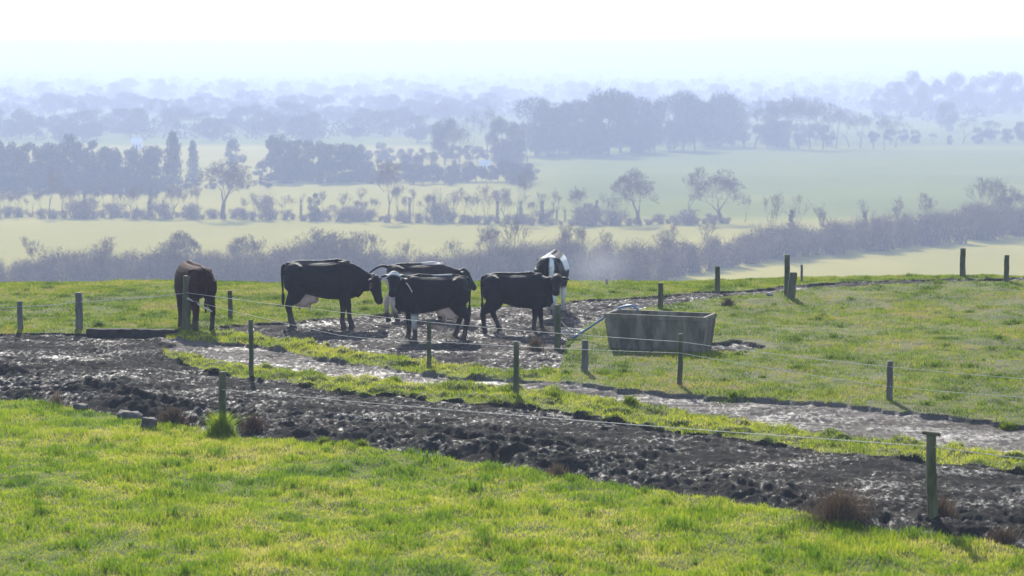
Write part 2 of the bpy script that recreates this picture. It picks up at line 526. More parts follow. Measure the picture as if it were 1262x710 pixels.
# ------------------------------------------------------------------ grass: stuff, blade by blade
RNG = np.random.default_rng(4)
def blades_mesh(name, P, h, w, tint, mat, lean=.5, label=None):
    n = len(P)
    az = RNG.uniform(0, 2 * np.pi, n)
    la = RNG.uniform(0, 2 * np.pi, n)
    ln = np.abs(RNG.normal(0, lean, n))
    side = np.stack([np.cos(az), np.sin(az), np.zeros(n)], 1) * (w / 2)[:, None]
    top = P + np.stack([np.cos(la) * ln * h, np.sin(la) * ln * h, h], 1)
    mid = P * .5 + top * .5 + np.stack([-np.cos(la) * ln * h * .15, -np.sin(la) * ln * h * .15, h * .08], 1)
    V = np.empty((n, 5, 3), np.float32)
    V[:, 0], V[:, 1] = P - side, P + side
    V[:, 2], V[:, 3] = mid + side * .75, mid - side * .75
    V[:, 4] = top
    b = (np.arange(n) * 5)[:, None]
    F = np.concatenate([b + np.array([[0, 1, 2]]), b + np.array([[0, 2, 3]]), b + np.array([[3, 2, 4]])], 1).reshape(-1, 3)
    me = mesh_np(name, V.reshape(-1, 3), F, mat)
    attr(me, "tint", np.repeat(tint, 5))
    return me

def scatter(n, y0, y1, kinds, umax=.285):
    Y = np.sqrt(RNG.uniform(y0 * y0, y1 * y1, n))
    X = RNG.uniform(-umax, umax, n) * Y
    c, px, py, pw = classify(X, Y)
    k = np.isin(c, kinds)
    return X[k], Y[k], px[k], py[k]

def sward(name, n, y0, y1, kinds, hmin, hmax, wid, mat, label, tufts, tuft_h, keep=None, patch=.4, lean=.5):
    X, Y, px, py = scatter(n, y0, y1, kinds)
    pn = fbm(X * .8, Y * .8, 91, 3)
    pn2 = fbm(X * 3.5, Y * 3.0, 95, 2)
    if keep is not None:
        k = RNG.uniform(0, 1, len(X)) < keep(X, Y, px, py)
        X, Y, pn, pn2 = X[k], Y[k], pn[k], pn2[k]
    h = RNG.uniform(hmin, hmax, len(X)) * (.45 + .6 * pn + .65 * sstep(.35, .8, pn2))
    tint = np.clip(.55 + (pn - .5) * patch * 2 - (pn2 - .5) * .7 + RNG.normal(0, .17, len(X)), 0, 1)
    w = RNG.uniform(.7, 1.3, len(X)) * wid
    P = [np.stack([X, Y, ground_z(X, Y) - .01], 1)]
    H, Wd, T = [h], [w], [tint]
    # taller tufts of fresh green, their shaded faces painted in by a darker tint
    cx, cy, _, _ = scatter(tufts, y0, y1, kinds)
    if kinds == [MEADOW]:                         # ranker growth along the edge of the mud
        ex, ey, ep, eq = scatter(9000, y0, y1, kinds)
        near_edge = (eq < poly(A_, ep) + 9) & (RNG.uniform(0, 1, len(ex)) < .45 * sstep(.4, .65, fbm(ex * .9, ey * .9, 130, 2)))
        cx, cy = np.concatenate([cx, ex[near_edge]]), np.concatenate([cy, ey[near_edge]])
    for x, y in zip(cx, cy):
        s = float(np.clip(RNG.lognormal(-.25, .5), .35, 1.8))
        m_ = int(90 * s)
        r = np.abs(RNG.normal(0, .11 * s, m_))
        a = RNG.uniform(0, 6.28, m_)
        tx, ty = x + r * np.cos(a) * 1.25, y + r * np.sin(a)
        P.append(np.stack([tx, ty, ground_z(tx, ty) - .01], 1))
        H.append(RNG.uniform(.55, 1, m_) * tuft_h * (.6 + .5 * s) * np.exp(-(r / (.3 * s)) ** 2))
        Wd.append(np.full(m_, wid * 1.2))
        T.append(np.clip(RNG.normal(.20, .13, m_), 0, 1))
    me = blades_mesh(name, np.concatenate(P), np.concatenate(H), np.concatenate(Wd), np.concatenate(T), mat, lean)
    o = link(name, me)
    tag(o, label, None, None, "stuff")
    return o

sward("meadow_grass", 900000, 22.0, 43, [MEADOW], .03, .075, .008, M['grass_fg'], "thick bright meadow grass across the foreground", 900, .12)
sward("verge_grass", 620000, 26, 50, [VERGE], .03, .08, .010, M['grass_verge'], "sunlit yellow green grass on the track verges", 420, .11, None, .4, .8)
def keep_mid(X, Y, px, py):
    bare = np.exp(-(((px - 905) / 45) ** 2 + ((py - 428) / 12) ** 2))
    return np.clip(.35 + 1.2 * sstep(.3, .6, fbm(X * .9, Y * .7, 33, 3)) - bare * 1.1, .05, 1)
sward("pasture_grass", 620000, 31, 58, [PASTURE], .025, .065, .013, M['grass_mid'], "short grazed grass on the right hand pasture", 380, .10, keep_mid, .5, .7)
sward("hilltop_grass", 700000, 41, 62, [FIELD], .025, .07, .014, M['grass_mid'], "short grass on the far left of the hilltop", 240, .10, None, .5, .7)

# ------------------------------------------------------------------ the air
hm = bpy.data.materials.new("haze_air")
hm.use_nodes = True
hn = hm.node_tree
hn.nodes.remove(hn.nodes["Principled BSDF"])
pv = hn.nodes.new("ShaderNodeVolumePrincipled")
pv.inputs["Color"].default_value = (*HAZE_COLOR, 1)
pv.inputs["Density"].default_value = HAZE_DENSITY
pv.inputs["Anisotropy"].default_value = HAZE_G
hn.links.new(pv.outputs[0], hn.nodes["Material Output"].inputs["Volume"])
hz = Geo()
hz.box((0, 7700, (VALLEY - 3 + 45) / 2), 26000, 7800, (45 - VALLEY + 3) / 2)
tag(hz.build("haze", hm), "pale blue haze filling the valley air", None, None, "stuff")

# low hills closing the plain, all but lost in the haze
hx = np.linspace(-9000, 9000, 90)
hyy = np.linspace(9000, 13500, 12)
HX, HY = np.meshgrid(hx, hyy)
HZ = VALLEY - 1 + (58 * fbm(HX / 2600, HY / 4000, 140, 3) + 4) * np.sin(np.pi * np.linspace(0, 1, 12))[:, None]
hid = np.arange(HX.size).reshape(HX.shape)
tag(link("distant_hills", mesh_np("distant_hills", np.stack([HX, HY, HZ], -1).reshape(-1, 3), np.stack([hid[:-1, :-1], hid[:-1, 1:], hid[1:, 1:], hid[1:, :-1]], -1).reshape(-1, 4), M['wood_leaf'])), "low hills lost in haze along the horizon", None, None, "structure")

# ------------------------------------------------------------------ trees
def polar(v, ang, az):
    """v turned away by ang, round by az"""
    v = v.normalized()
    o = v.orthogonal().normalized()
    o = Matrix.Rotation(az, 3, v) @ o
    return (v * math.cos(ang) + o * math.sin(ang)).normalized()

def grow(rng, trunk, crown, p, d, L, r, depth, maxd, spread, lift, tw):
    """a limb with its branches: thick wood as tubes, twigs as thin blades"""
    n = 3 if depth < 2 else 2
    pts, rr = [p.copy()], [r]
    for i in range(n):
        d = (d + Vector((rng.gauss(0, .13), rng.gauss(0, .13), rng.gauss(0, .07) + lift * .12))).normalized()
        p = p + d * (L / n)
        pts.append(p.copy())
        rr.append(r * (1 - .42 * (i + 1) / n))
    g = trunk if depth <= 1 else crown
    if rr[-1] > .028:
        g.tube(pts, rr, 5 if depth < 2 else 3, cap=False)
    else:
        for a, b_ in zip(pts, pts[1:]):
            crown.ribbon(a, b_, max(r * .8, tw), tw * .75, rng)
    if depth >= maxd:
        for k in range(3):
            crown.ribbon(pts[-1], pts[-1] + polar(d, rng.uniform(.2, .9), rng.uniform(0, 6.28)) * L * rng.uniform(.5, 1.0), tw, tw * .4, rng)
        return
    nb = rng.choice((2, 3, 3)) if depth < maxd - 1 else 3
    az = rng.uniform(0, 6.28)
    for k in range(nb):
        at = 1.0 if k < 2 else rng.uniform(.45, .8)
        q = pts[0].lerp(pts[-1], at) if at < 1 else pts[-1]
        dd = polar(d, rng.uniform(.45, 1.0) * spread, az + k * 6.28 / nb + rng.uniform(-.5, .5))
        dd = (dd + Vector((0, 0, lift * .25))).normalized()
        grow(rng, trunk, crown, q, dd, L * rng.uniform(.66, .84), rr[-1] * rng.uniform(.62, .8), depth + 1, maxd, spread, lift, tw)

def proto_bare(seed, h, spread=.75, lift=.5, maxd=6, r=.28, tw=.022, first=.26):
    rng = random.Random(seed)
    t, c = Geo(), Geo()
    grow(rng, t, c, Vector((0, 0, -.3)), Vector((0, 0, 1)), h * first, r, 0, maxd, spread, lift, tw)
    zmax = max(v.z for v in c.v)
    s = h / zmax
    for g in (t, c):
        g.v = [v * s for v in g.v]
    return t.mesh("trunk", M['bark']), c.mesh("crown", M['twig'])

def proto_ivied(seed, h):
    """slim tree whose stem is clad in ivy"""
    rng = random.Random(seed)
    t, c = Geo(), Geo()
    grow(rng, t, c, Vector((0, 0, -.3)), Vector((0, 0, 1)), h * .42, .16, 0, 4, .5, .8, .022)
    s = h / max(v.z for v in c.v)
    for g in (t, c):
        g.v = [v * s for v in g.v]
    iv = Geo()
    for k in range(520):
        z = rng.uniform(.2, h * .72)
        w = .75 * (1 - .75 * z / h)
        a = rng.uniform(0, 6.28)
        q = w * math.sqrt(rng.random())
        iv.leaf(Vector((q * math.cos(a), q * math.sin(a), z)), rng.uniform(.10, .24), rng)
    return t.mesh("trunk", M['bark']), c.mesh("crown", M['twig']), iv.mesh("ivy", M['ivy'])

def proto_bush(seed, h, w, n=1500, leaves=420):
    """a many-stemmed hedge bush: stems fanning from the root, fine twigs, tangled middle"""
    rng = random.Random(seed)
    c, t = Geo(), Geo()
    lobes = [(rng.uniform(-.5, .5) * w, rng.uniform(-.35, .35) * w, rng.uniform(.55, 1.0) * h) for _ in range(7)]
    for k in range(16):
        lx, ly, lz = rng.choice(lobes)
        a = Vector((rng.uniform(-.25, .25) * w, rng.uniform(-.2, .2) * w, -.2))
        e = Vector((lx + rng.gauss(0, .1) * w, ly + rng.gauss(0, .1) * w, lz * rng.uniform(.7, .95)))
        t.tube([a, a.lerp(e, .5) + Vector((rng.gauss(0, .15), rng.gauss(0, .15), .2)), e], [.07, .05, .02], 3, cap=False)
    for k in range(n):
        lx, ly, lz = rng.choice(lobes)
        q = rng.random() ** .6
        b0 = Vector((lx * (.25 + .8 * q) + rng.gauss(0, .17) * w * .6, ly * (.25 + .8 * q) + rng.gauss(0, .17) * w * .6, lz * q * rng.uniform(.75, 1.0)))
        d = Vector((rng.gauss(0, .75), rng.gauss(0, .75), .8)).normalized()
        c.ribbon(b0, b0 + d * rng.uniform(.35, .95) * (h / 5), .020, .008, rng)
    for k in range(leaves):
        lx, ly, lz = rng.choice(lobes)
        q = rng.random() ** .8
        c.leaf(Vector((lx * q + rng.gauss(0, .16) * w * .6, ly * q + rng.gauss(0, .16) * w * .6, max(.1, lz * q * .85))), rng.uniform(.10, .26), rng)
    return t.mesh("trunk", M['bark']), c.mesh("crown", M['bush'])

def proto_leafy(seed, h, w, mat, conical=False, bare=.16, n=4200, ls=.30, twiggy=False):
    rng = random.Random(seed)
    t, c = Geo(), Geo()
    t.tube([(0, 0, -.3), (rng.gauss(0, .15), 0, h * .4), (rng.gauss(0, .25), 0, h * .85)], [h * .022, h * .016, h * .004], 6)
    for k in range(9):
        z = h * rng.uniform(bare * .8, .75)
        a = rng.uniform(0, 6.28)
        t.tube([(0, 0, z), (math.cos(a) * w * .3, math.sin(a) * w * .3, z + h * .1)], [h * .008, h * .003], 4, cap=False)
    lobes = []
    for k in range(26 if conical else 16):
        z = (bare + (.92 - bare) * k / 25) if conical else rng.uniform(bare, .86)
        if conical:
            rr = (1 - z) ** .6 * .16 * w
            lobes.append((rng.uniform(-1, 1) * rr, rng.uniform(-1, 1) * rr, z * h, (.06 + .38 * (1 - z) ** .55) * w, h * .07))
        else:
            rr = .36 * w * math.sin(math.pi * min(max((z - bare) / (1 - bare) * .85 + .12, 0), 1))
            a = rng.uniform(0, 6.28)
            lobes.append((rr * math.cos(a), rr * math.sin(a), z * h, w * rng.uniform(.15, .25), h * rng.uniform(.09, .15)))
    if conical:
        lobes.append((0, 0, h * .9, .12 * w, h * .12))
    for k in range(n):
        lx, ly, lz, lw, lh = rng.choice(lobes)
        v = Vector((rng.gauss(0, 1), rng.gauss(0, 1), rng.gauss(0, 1))).normalized() * (rng.random() ** .35)
        q = Vector((lx + v.x * lw, ly + v.y * lw, lz + v.z * lh))
        if twiggy:
            d = (v + Vector((0, 0, .55)) + Vector((rng.gauss(0, .5), rng.gauss(0, .5), rng.gauss(0, .5)))).normalized()
            c.ribbon(q, q + d * rng.uniform(.6, 1.7), .075, .03, rng)
        else:
            c.leaf(q, ls * rng.uniform(.5, 1.2), rng)
    return t.mesh("trunk", M['bark']), c.mesh("crown", mat)

P_OAK = [proto_bare(s, 10, .80, .40, 7, .30, .020, .20) for s in (1, 2, 3)]
P_ASH = [proto_bare(s, 10, .62, .75, 6, .22, .026, .30) for s in (11, 12, 13)]
P_SLIM = [proto_bare(s, 8, .5, .9, 5, .14, .026, .36) for s in (21, 22, 23)]
P_IVY = [proto_ivied(s, 8) for s in (31, 32)]
P_BUSH = [proto_bush(s, 5, 4.6) for s in (41, 42, 43, 44, 45)]
P_EVER = [proto_leafy(s, 12, 9, M['needle'], False, .0) for s in (51, 52, 53)]
P_CONE = [proto_leafy(s, 14, 8, M['needle'], True, .03) for s in (55, 56)]
P_WOOD = [proto_leafy(s, 18, 13, M['wood_leaf'], False, b_, 5200, .33, True) for s, b_ in ((61, .22), (62, .16), (63, .08), (64, .18), (65, .02), (66, .12))]
P_BIGB = [proto_bare(s, 18, .8, .5, 6, .42, .05, .28) for s in (71, 72, 73)]

LANDMARKS = [(0, "the left edge of the picture"), (98, "the stout left post"), (238, "the brown cow"), (315, "the slim green post by the mud"), (410, "the grazing black cow"), (535, "the two overlapping cows"), (635, "the black heifer"), (690, "the black and white cow"), (814, "the trough"), (883, "the upright post past the trough"), (970, "the leaning stub post"), (1096, "the short post on the right pasture"), (1186, "the tall post on the bank"), (1240, "the last post on the bank")]
ORD = ["first", "second", "third", "fourth", "fifth", "sixth", "seventh", "eighth", "ninth", "tenth", "eleventh", "twelfth", "thirteenth", "fourteenth", "fifteenth", "sixteenth", "seventeenth", "eighteenth"]
TREES = []      # everything planted, labelled once all stand

def plant(name, cat, proto, px, py, hpx, band, desc, wide=1.0, label=None, rz=None, ground=None):
    """a tree with its foot seen at (px, py) in the valley and hpx photo pixels tall"""
    p = ground if ground is not None else in_valley(px, py)
    me_h = max(v[2] for v in proto[1].bound_box) if False else None
    key = proto[1].name
    if key not in plant.h:
        plant.h[key] = max(v.co.z for v in proto[1].vertices)
    metres = hpx / FPX * math.hypot(p.y, CAM_H - p.z)
    s = metres / plant.h[key]
    o = bpy.data.objects.new(name, None)
    COL.objects.link(o)
    o.location = p
    o.scale = (s * wide, s * wide, s)
    rz = (px * 1.7 + py * .9) % 6.28 if rz is None else rz
    o.rotation_euler = (0, 0, rz)
    tag(o, label, cat, band)
    for nm, me in zip(("trunk", "crown", "ivy"), proto):
        link(nm, me, o)
    TREES.append((px, name, band, desc, o))
    return o
plant.h = {}

rt = random.Random(77)
NEAR, MIDH, EVB, WOOD, FARB = "near hedgerow", "middle hedgerow", "dark evergreen belt", "hazy wood", "far wooded band"

# near hedge: behind the brow on the left, climbing the picture to the right
def near_foot(px):
    return float(np.interp(px, [-120, 0, 400, 800, 860, 950, 1050, 1150, 1262, 1400], [357, 356, 355, 352, 334, 320, 310, 300, 291, 281]))
def near_top(px):
    return float(np.interp(px, [-120, 0, 30, 60, 130, 150, 200, 260, 285, 340, 360, 420, 470, 560, 610, 700, 760, 800, 860, 930, 960, 1010, 1050, 1120, 1180, 1210, 1240, 1262, 1400],
                           [305, 312, 318, 304, 296, 297, 300, 308, 296, 300, 290, 284, 300, 303, 288, 284, 288, 292, 284, 278, 262, 268, 258, 252, 248, 240, 244, 240, 240]))
x = -90
while x < 1380:
    f, tp = near_foot(x), near_top(x)
    hh = (f - tp) * rt.uniform(.72, 1.0)
    plant("hedge_bush", "bush", rt.choice(P_BUSH), x, f + rt.uniform(-3, 3), hh, NEAR, "bare bush", rt.uniform(.85, 1.25))
    x += rt.uniform(8, 15)
for px, tp, pr, wd in [(45, 292, P_ASH, .8), (135, 290, P_ASH, .9), (212, 282, P_OAK, .9), (290, 288, P_OAK, .8), (325, 292, P_SLIM, 1), (405, 280, P_OAK, 1.1), (440, 284, P_ASH, .9), (500, 294, P_SLIM, 1), (556, 292, P_SLIM, 1),
                   (604, 278, P_ASH, .8), (636, 262, P_SLIM, 1.0), (700, 276, P_ASH, .8), (742, 280, P_SLIM, 1), (812, 276, P_ASH, .8), (868, 268, P_SLIM, 1), (944, 232, P_SLIM, .9), (975, 238, P_IVY, .8), (1012, 250, P_SLIM, 1),
                   (1065, 244, P_IVY, .8), (1105, 240, P_SLIM, 1), (1150, 236, P_ASH, .8), (1210, 216, P_ASH, .9), (1246, 230, P_OAK, .9)]:
    f = near_foot(px) - 2
    nm = "ivy_clad_tree" if pr is P_IVY else "bare_tree"
    plant(nm, "tree", rt.choice(pr), px, f, f - tp, NEAR, "ivy clad tree" if pr is P_IVY else "bare tree rising", wd)

# middle hedge: a dark low line with standing trees
def mid_foot(px):
    return float(np.interp(px, [-100, 0, 250, 500, 760, 900, 960], [266, 268, 268, 272, 277, 275, 272]))
x = -80
while x < 905:
    plant("hedge_bush", "bush", rt.choice(P_BUSH), x, mid_foot(x) + rt.uniform(-1, 1.5), rt.uniform(7, 15) if rt.random() < .75 else rt.uniform(16, 32), MIDH, "low bush", rt.uniform(1.2, 2.0))
    x += rt.uniform(8, 15)
for px, tp, pr, wd, lab in [(8, 226, P_SLIM, 1, 0), (28, 232, P_ASH, .8, 0), (60, 205, P_ASH, .8, 0), (78, 228, P_SLIM, 1, 0), (105, 226, P_IVY, .9, 0), (120, 228, P_SLIM, 1, 0), (165, 232, P_ASH, .8, 0), (186, 220, P_IVY, .8, 0), (212, 226, P_ASH, .9, 0), (243, 226, P_SLIM, 1, 0),
                        (277, 193, P_OAK, 1.0, "tall broad bare tree standing over the middle hedgerow above the brown cow"), (330, 232, P_BUSH, .9, 0), (350, 236, P_SLIM, 1, 0), (388, 236, P_EVER, .75, "round dark tree in the middle hedgerow above the grazing cow"), (425, 232, P_SLIM, 1, 0), (448, 226, P_SLIM, .9, 0),
                        (480, 194, P_ASH, .8, "tall slender hazy tree left of the overlapping cows in the middle hedgerow"), (505, 240, P_IVY, .8, 0), (535, 228, P_IVY, .8, 0), (560, 238, P_SLIM, 1, 0), (597, 222, P_SLIM, 1, 0), (613, 236, P_IVY, .8, 0), (636, 205, P_ASH, .75, "tall forked bare tree above the black heifer in the middle hedgerow"),
                        (668, 236, P_IVY, 1, 0), (685, 230, P_SLIM, 1, 0), (712, 226, P_SLIM, 1, 0), (728, 246, P_BUSH, .9, 0), (755, 238, P_SLIM, 1, 0),
                        (790, 206, P_OAK, .95, "flat topped bare tree with spreading limbs above the trough"), (846, 204, P_ASH, .9, "narrow bare tree beside the round crowned tree above the trough"), (890, 208, P_OAK, 1.1, "round crowned bare tree with fan of branches right of the trough"), (918, 236, P_SLIM, 1, 0)]:
    f = mid_foot(px)
    nm = {id(P_IVY): "ivy_clad_tree", id(P_BUSH): "hedge_bush", id(P_EVER): "evergreen_tree"}.get(id(pr), "bare_tree")
    plant(nm, "tree" if nm != "hedge_bush" else "bush", rt.choice(pr), px, f, f - tp, MIDH, {"ivy_clad_tree": "ivy clad tree", "hedge_bush": "tall bush"}.get(nm, "bare tree"), wd, lab or None)

for x0, x1, st, lo_, hi_ in ((-60, 235, 10, 22, 44), (300, 470, 13, 18, 36), (490, 780, 11, 20, 44)):
    x = x0
    while x < x1:
        pr = rt.choice((P_SLIM, P_SLIM, P_ASH, P_IVY, P_ASH))
        plant("ivy_clad_tree" if pr is P_IVY else "bare_tree", "tree", rt.choice(pr), x, mid_foot(x) - rt.uniform(0, 5), rt.uniform(lo_, hi_), MIDH, "slight ivy clad tree" if pr is P_IVY else "slight bare tree", rt.uniform(.7, 1.1))
        x += st * rt.uniform(.6, 1.5)

# dark evergreens on the left
x = -60
while x < 205:
    tp = float(np.interp(x, [-60, 0, 20, 60, 95, 130, 150, 205], [172, 172, 176, 178, 167, 178, 184, 178])) + rt.uniform(-2, 3)
    plant("evergreen_tree", "tree", rt.choice(P_EVER), x, 232 + rt.uniform(-3, 3), 232 - tp, EVB, "dark tree", .85)
    plant("evergreen_tree", "tree", rt.choice(P_EVER), x + 5, 237 + rt.uniform(-3, 3), rt.uniform(12, 26), EVB, "low front tree", 1.1)
    x += rt.uniform(8, 13)
for px, tp in ((334, 172), (341, 167), (350, 171), (358, 172), (367, 174), (376, 174), (386, 173), (395, 175), (404, 175), (413, 176), (421, 175), (430, 177), (438, 178), (444, 182)):
    plant("evergreen_tree", "tree", rt.choice(P_EVER), px, 224 + rt.uniform(-2, 2), 224 - tp, EVB, "dense dark tree", .8)
for px, ft, tp, pr, wd, lab in ((214, 230, 160, P_CONE, .9, "tall pointed conifer at the right end of the left evergreen belt"), (238, 222, 172, P_CONE, .8, "small slim conifer just right of the tall pointed conifer"), (290, 212, 170, P_EVER, .8, "rounded dark tree between the conifers and the square evergreen block"), (320, 222, 200, P_EVER, 1, "low dark tree at the left foot of the square evergreen block"),
                            (470, 224, 196, P_EVER, 1.2, "low spreading tree at the right foot of the square evergreen block")):
    plant("conifer_tree" if pr is P_CONE else "evergreen_tree", "tree", rt.choice(pr), px, ft, ft - tp, EVB, "", wd, lab)
# wooded farm ground in the middle
for px, ft, tp in ((500, 216, 188), (515, 222, 190), (532, 220, 186), (548, 204, 142), (565, 210, 150), (583, 196, 140), (600, 198, 130), (618, 204, 140), (632, 205, 146), (650, 200, 150), (560, 222, 196), (578, 224, 198), (630, 222, 198), (645, 220, 200)):
    plant("hazy_tree", "tree", rt.choice(P_WOOD + P_BIGB), px, ft, ft - tp, WOOD, "farmstead tree", .8)
for x0, x1, ft, lo_, hi_, st in ((450, 655, 226, 14, 30, 9), (228, 335, 231, 6, 14, 9), (440, 640, 200, 12, 26, 13)):
    x = x0
    while x < x1:
        plant("hazy_tree", "tree", rt.choice(P_WOOD), x, ft + rt.uniform(-3, 3), rt.uniform(lo_, hi_), WOOD, "small tree", rt.uniform(1.0, 1.5))
        x += st * rt.uniform(.7, 1.4)
# the long hazy wood right of centre
for px, tp in ((660, 113), (676, 116), (690, 122), (706, 118), (722, 115), (738, 110), (750, 101), (764, 108), (778, 112), (790, 124), (806, 120), (824, 111), (842, 105), (856, 110), (872, 116), (888, 110), (902, 116), (917, 122), (930, 118), (946, 124), (958, 116), (972, 110), (984, 112), (998, 116), (1014, 118), (1030, 126), (1046, 132), (1060, 136), (1076, 134), (1090, 140), (1104, 142)):
    ft = float(np.interp(px, [660, 760, 860, 960, 1100], [192, 190, 183, 181, 183])) + rt.uniform(-3, 2)
    plant("hazy_tree", "tree", rt.choice(P_WOOD if px < 900 or rt.random() < .35 else P_BIGB), px, ft, (ft - tp) * rt.uniform(.93, 1.03), WOOD, "tall tree", rt.uniform(.75, 1.0))
x = 640
while x < 1330:                                   # lower trees that close the wood
    ft = float(np.interp(x, [640, 860, 1100, 1262], [196, 182, 180, 178])) - rt.uniform(1, 5)
    plant("hazy_tree", "tree", rt.choice(P_WOOD + P_BIGB), x, ft, rt.uniform(18, 48) if x < 900 else rt.uniform(10, 34), WOOD, "lower tree", 1.1)
    x += rt.uniform(13, 22)
for px, ft, tp, wd, lab in ((1168, 178, 121, 1.0, "dark broad tree right of the long hazy wood above the tall bank post"), (1126, 160, 80, .75, "peaked tall tree topping the far right skyline of trees"), (1105, 158, 96, 1, None), (1148, 158, 92, 1, None), (1180, 156, 84, 1, None), (1205, 155, 88, .9, None), (1228, 156, 82, .9, None), (1250, 156, 84, .9, None), (1275, 156, 86, .9, None), (1085, 158, 104, 1, None)):
    plant("hazy_tree", "tree", rt.choice(P_WOOD), px, ft - 16, (ft - tp - 16) * .95, FARB, "faint tall tree", wd, lab)

# farther bands, fading
for y0, y1, hmin, hmax, n, xs in ((162, 176, 26, 44, 30, (-40, 540)), (140, 152, 20, 34, 44, (-40, 660)), (118, 128, 16, 27, 50, (-40, 1300))):
    for k in range(n):
        px = xs[0] + (xs[1] - xs[0]) * (k + rt.uniform(.1, .9)) / n
        if y0 == 160 and rt.random() < .15: continue
        plant("hazy_tree", "tree", rt.choice(P_WOOD + P_BIGB[:1]), px, rt.uniform(y0, y1), rt.uniform(hmin, hmax), FARB, "faint tree", rt.uniform(1.2, 1.8))

# woods beyond that read as one mass
for y, hm_, n in ((168, 20, 90), (156, 18, 90), (146, 17, 110), (134, 15, 120), (122, 14, 130), (114, 13, 130), (107, 12, 130), (100, 10, 140), (94, 8.5, 150), (88, 7, 150), (83, 6, 150), (79, 5, 150)):
    g = Geo()
    D = FPX * (CAM_H - VALLEY) / (y - HORIZON)
    for k in range(n):
        X = rt.uniform(-.30, .30) * D
        Y = D * rt.uniform(.95, 1.06)
        if fbm(np.array([X / D * 14.0]), np.array([y * 1.7]), 9, 2)[0] < (.24 if y < 130 else .32): continue
        if y > 150 and X / D > -.04: continue
        h = hm_ / FPX * D * rt.uniform(.5, 1.1)
        w = h * rt.uniform(1.3, 2.6)
        z0 = gz(X, Y)
        for j in range(90):
            v = Vector((rt.gauss(0, .32), rt.gauss(0, .32), rt.random() ** .8))
            wd = math.sin(math.pi * min(v.z * .8 + .2, 1))
            g.leaf(Vector((X + v.x * w * wd, Y + v.y * w * wd, z0 + v.z * h)), h * .13, rt)
    tag(g.build("distant_woodland", M['wood_leaf']), "faint woodland fading into the haze near the horizon", None, None, "stuff")

# label what stands in the valley by what it rises over
count = {}
for px, name, band, desc, o in sorted(TREES, key=lambda t: t[0]):
    if o.get("label"):
        continue
    lm = [t for x_, t in LANDMARKS if x_ <= max(px, 0)][-1]
    k = (band, desc, lm)
    count[k] = count.get(k, 0) + 1
    o["label"] = f"{ORD[min(count[k] - 1, 17)]} {desc} in {band} past {lm}"
for t in TREES:
    t[4]["group"] = {NEAR: "bushes and trees of the near hedgerow", MIDH: "bushes and trees of the middle hedgerow", EVB: "evergreens left of centre", WOOD: "trees of the hazy wood", FARB: "trees of the far wooded bands"}[t[2]]

# ------------------------------------------------------------------ far houses
def house(px, py, wpx, hpx, roof, label, rz=0.0):
    p = in_valley(px, py)
    k = p.y / FPX
    w, h = wpx * k, hpx * k
    d = w * .7
    t = thing("farm_house", label, "house", p, rz, "small far buildings among the trees")
    wl = Geo()
    e = h * .62
    wl.box((0, 0, e / 2), w / 2, d / 2, e / 2)
    b0 = len(wl.v)
    for sx in (-1, 1):
        wl.v += [Vector((sx * w / 2, -d / 2, e)), Vector((sx * w / 2, d / 2, e)), Vector((sx * w / 2, 0, h))]
    wl.f += [(b0, b0 + 1, b0 + 2), (b0 + 5, b0 + 4, b0 + 3)]
    wl.build("wall", M['whitewall'], t)
    rf = Geo()
    for s in (-1, 1):
        b0 = len(rf.v)
        th = Vector((0, 0, h * .05))
        q = [Vector((-w * .54, s * d * .58, e - h * .06)), Vector((w * .54, s * d * .58, e - h * .06)), Vector((w * .54, 0, h * 1.03)), Vector((-w * .54, 0, h * 1.03))]
        rf.v += q + [v + th for v in q]
        rf.f += [(b0, b0 + 1, b0 + 2, b0 + 3), (b0 + 7, b0 + 6, b0 + 5, b0 + 4)] + [(b0 + i, b0 + 4 + i, b0 + 4 + (i + 1) % 4, b0 + (i + 1) % 4) for i in range(4)]
    rf.build("roof", roof, t)
    for sx in (-.28, .28):
        wg = Geo()
        wg.box((sx * w, -d / 2 - .03, e * .5), w * .05, .05, e * .14)
        wg.build("window", M['pane'], t)
    dg = Geo()
    dg.box((0, -d / 2 - .03, e * .33), w * .06, .05, e * .33)
    dg.build("door", M['pane'], t)
    return t
house(598, 208, 13, 10, M['roof'], "farm building with roof whitened by sun glare left of the hazy wood")
house(169, 184, 13, 12, M['whitewall'], "white gabled house beyond the left evergreen belt")  # roof takes the white wall colour to imitate sun glare
house(696, 160, 7, 10, M['slate'], "small white house showing through the hazy wood", .5)
house(446, 220, 6, 6, M['slate'], "tiny white cottage by the square evergreen block", .3)
house(288, 96, 11, 6, M['slate'], "very faint white house far off on the upper left plain", .2)

# ------------------------------------------------------------------ posts, wires, sleeper
def post_mesh(h, r, seed, mat, top=None, lean=(0, 0)):
    rng = random.Random(seed)
    g = Geo()
    n = 10
    pts, rr = [], []
    for i in range(8):
        t = i / 7
        pts.append(Vector((lean[0] * t + rng.gauss(0, .004), lean[1] * t + rng.gauss(0, .004), -.15 + (h + .15) * t)))
        rr.append(r * (1.06 - .10 * t + rng.gauss(0, .02)))
    pts.append(pts[-1] + Vector((0, 0, .008))); rr.append(r * .80)
    g.tube(pts, rr, n)
    if top:      # a cap board nailed on
        g.box(pts[-1] + Vector((0, 0, .02)), top, r * .9, .018, Matrix.Rotation(.12, 3, 'Y'))
    return g.mesh("fence_post", mat, True)

FP = {}
def post(px, base, top, wpx, mat, label, lean=(0, 0), board=None, parent=None, name="fence_post"):
    p = on_hill(px, base)
    k = p.y / FPX
    me = post_mesh((base - top) * k, wpx * k / 2, int(px), mat, board * k if board else None, lean)
    o = link(name, me, parent)
    if parent is None:
        o.location = p
        tag(o, label, "fence post", "wooden fence posts")
    else:
        o.location = p - parent.location
        if label: o["label"] = label
    FP[px] = p
    return o

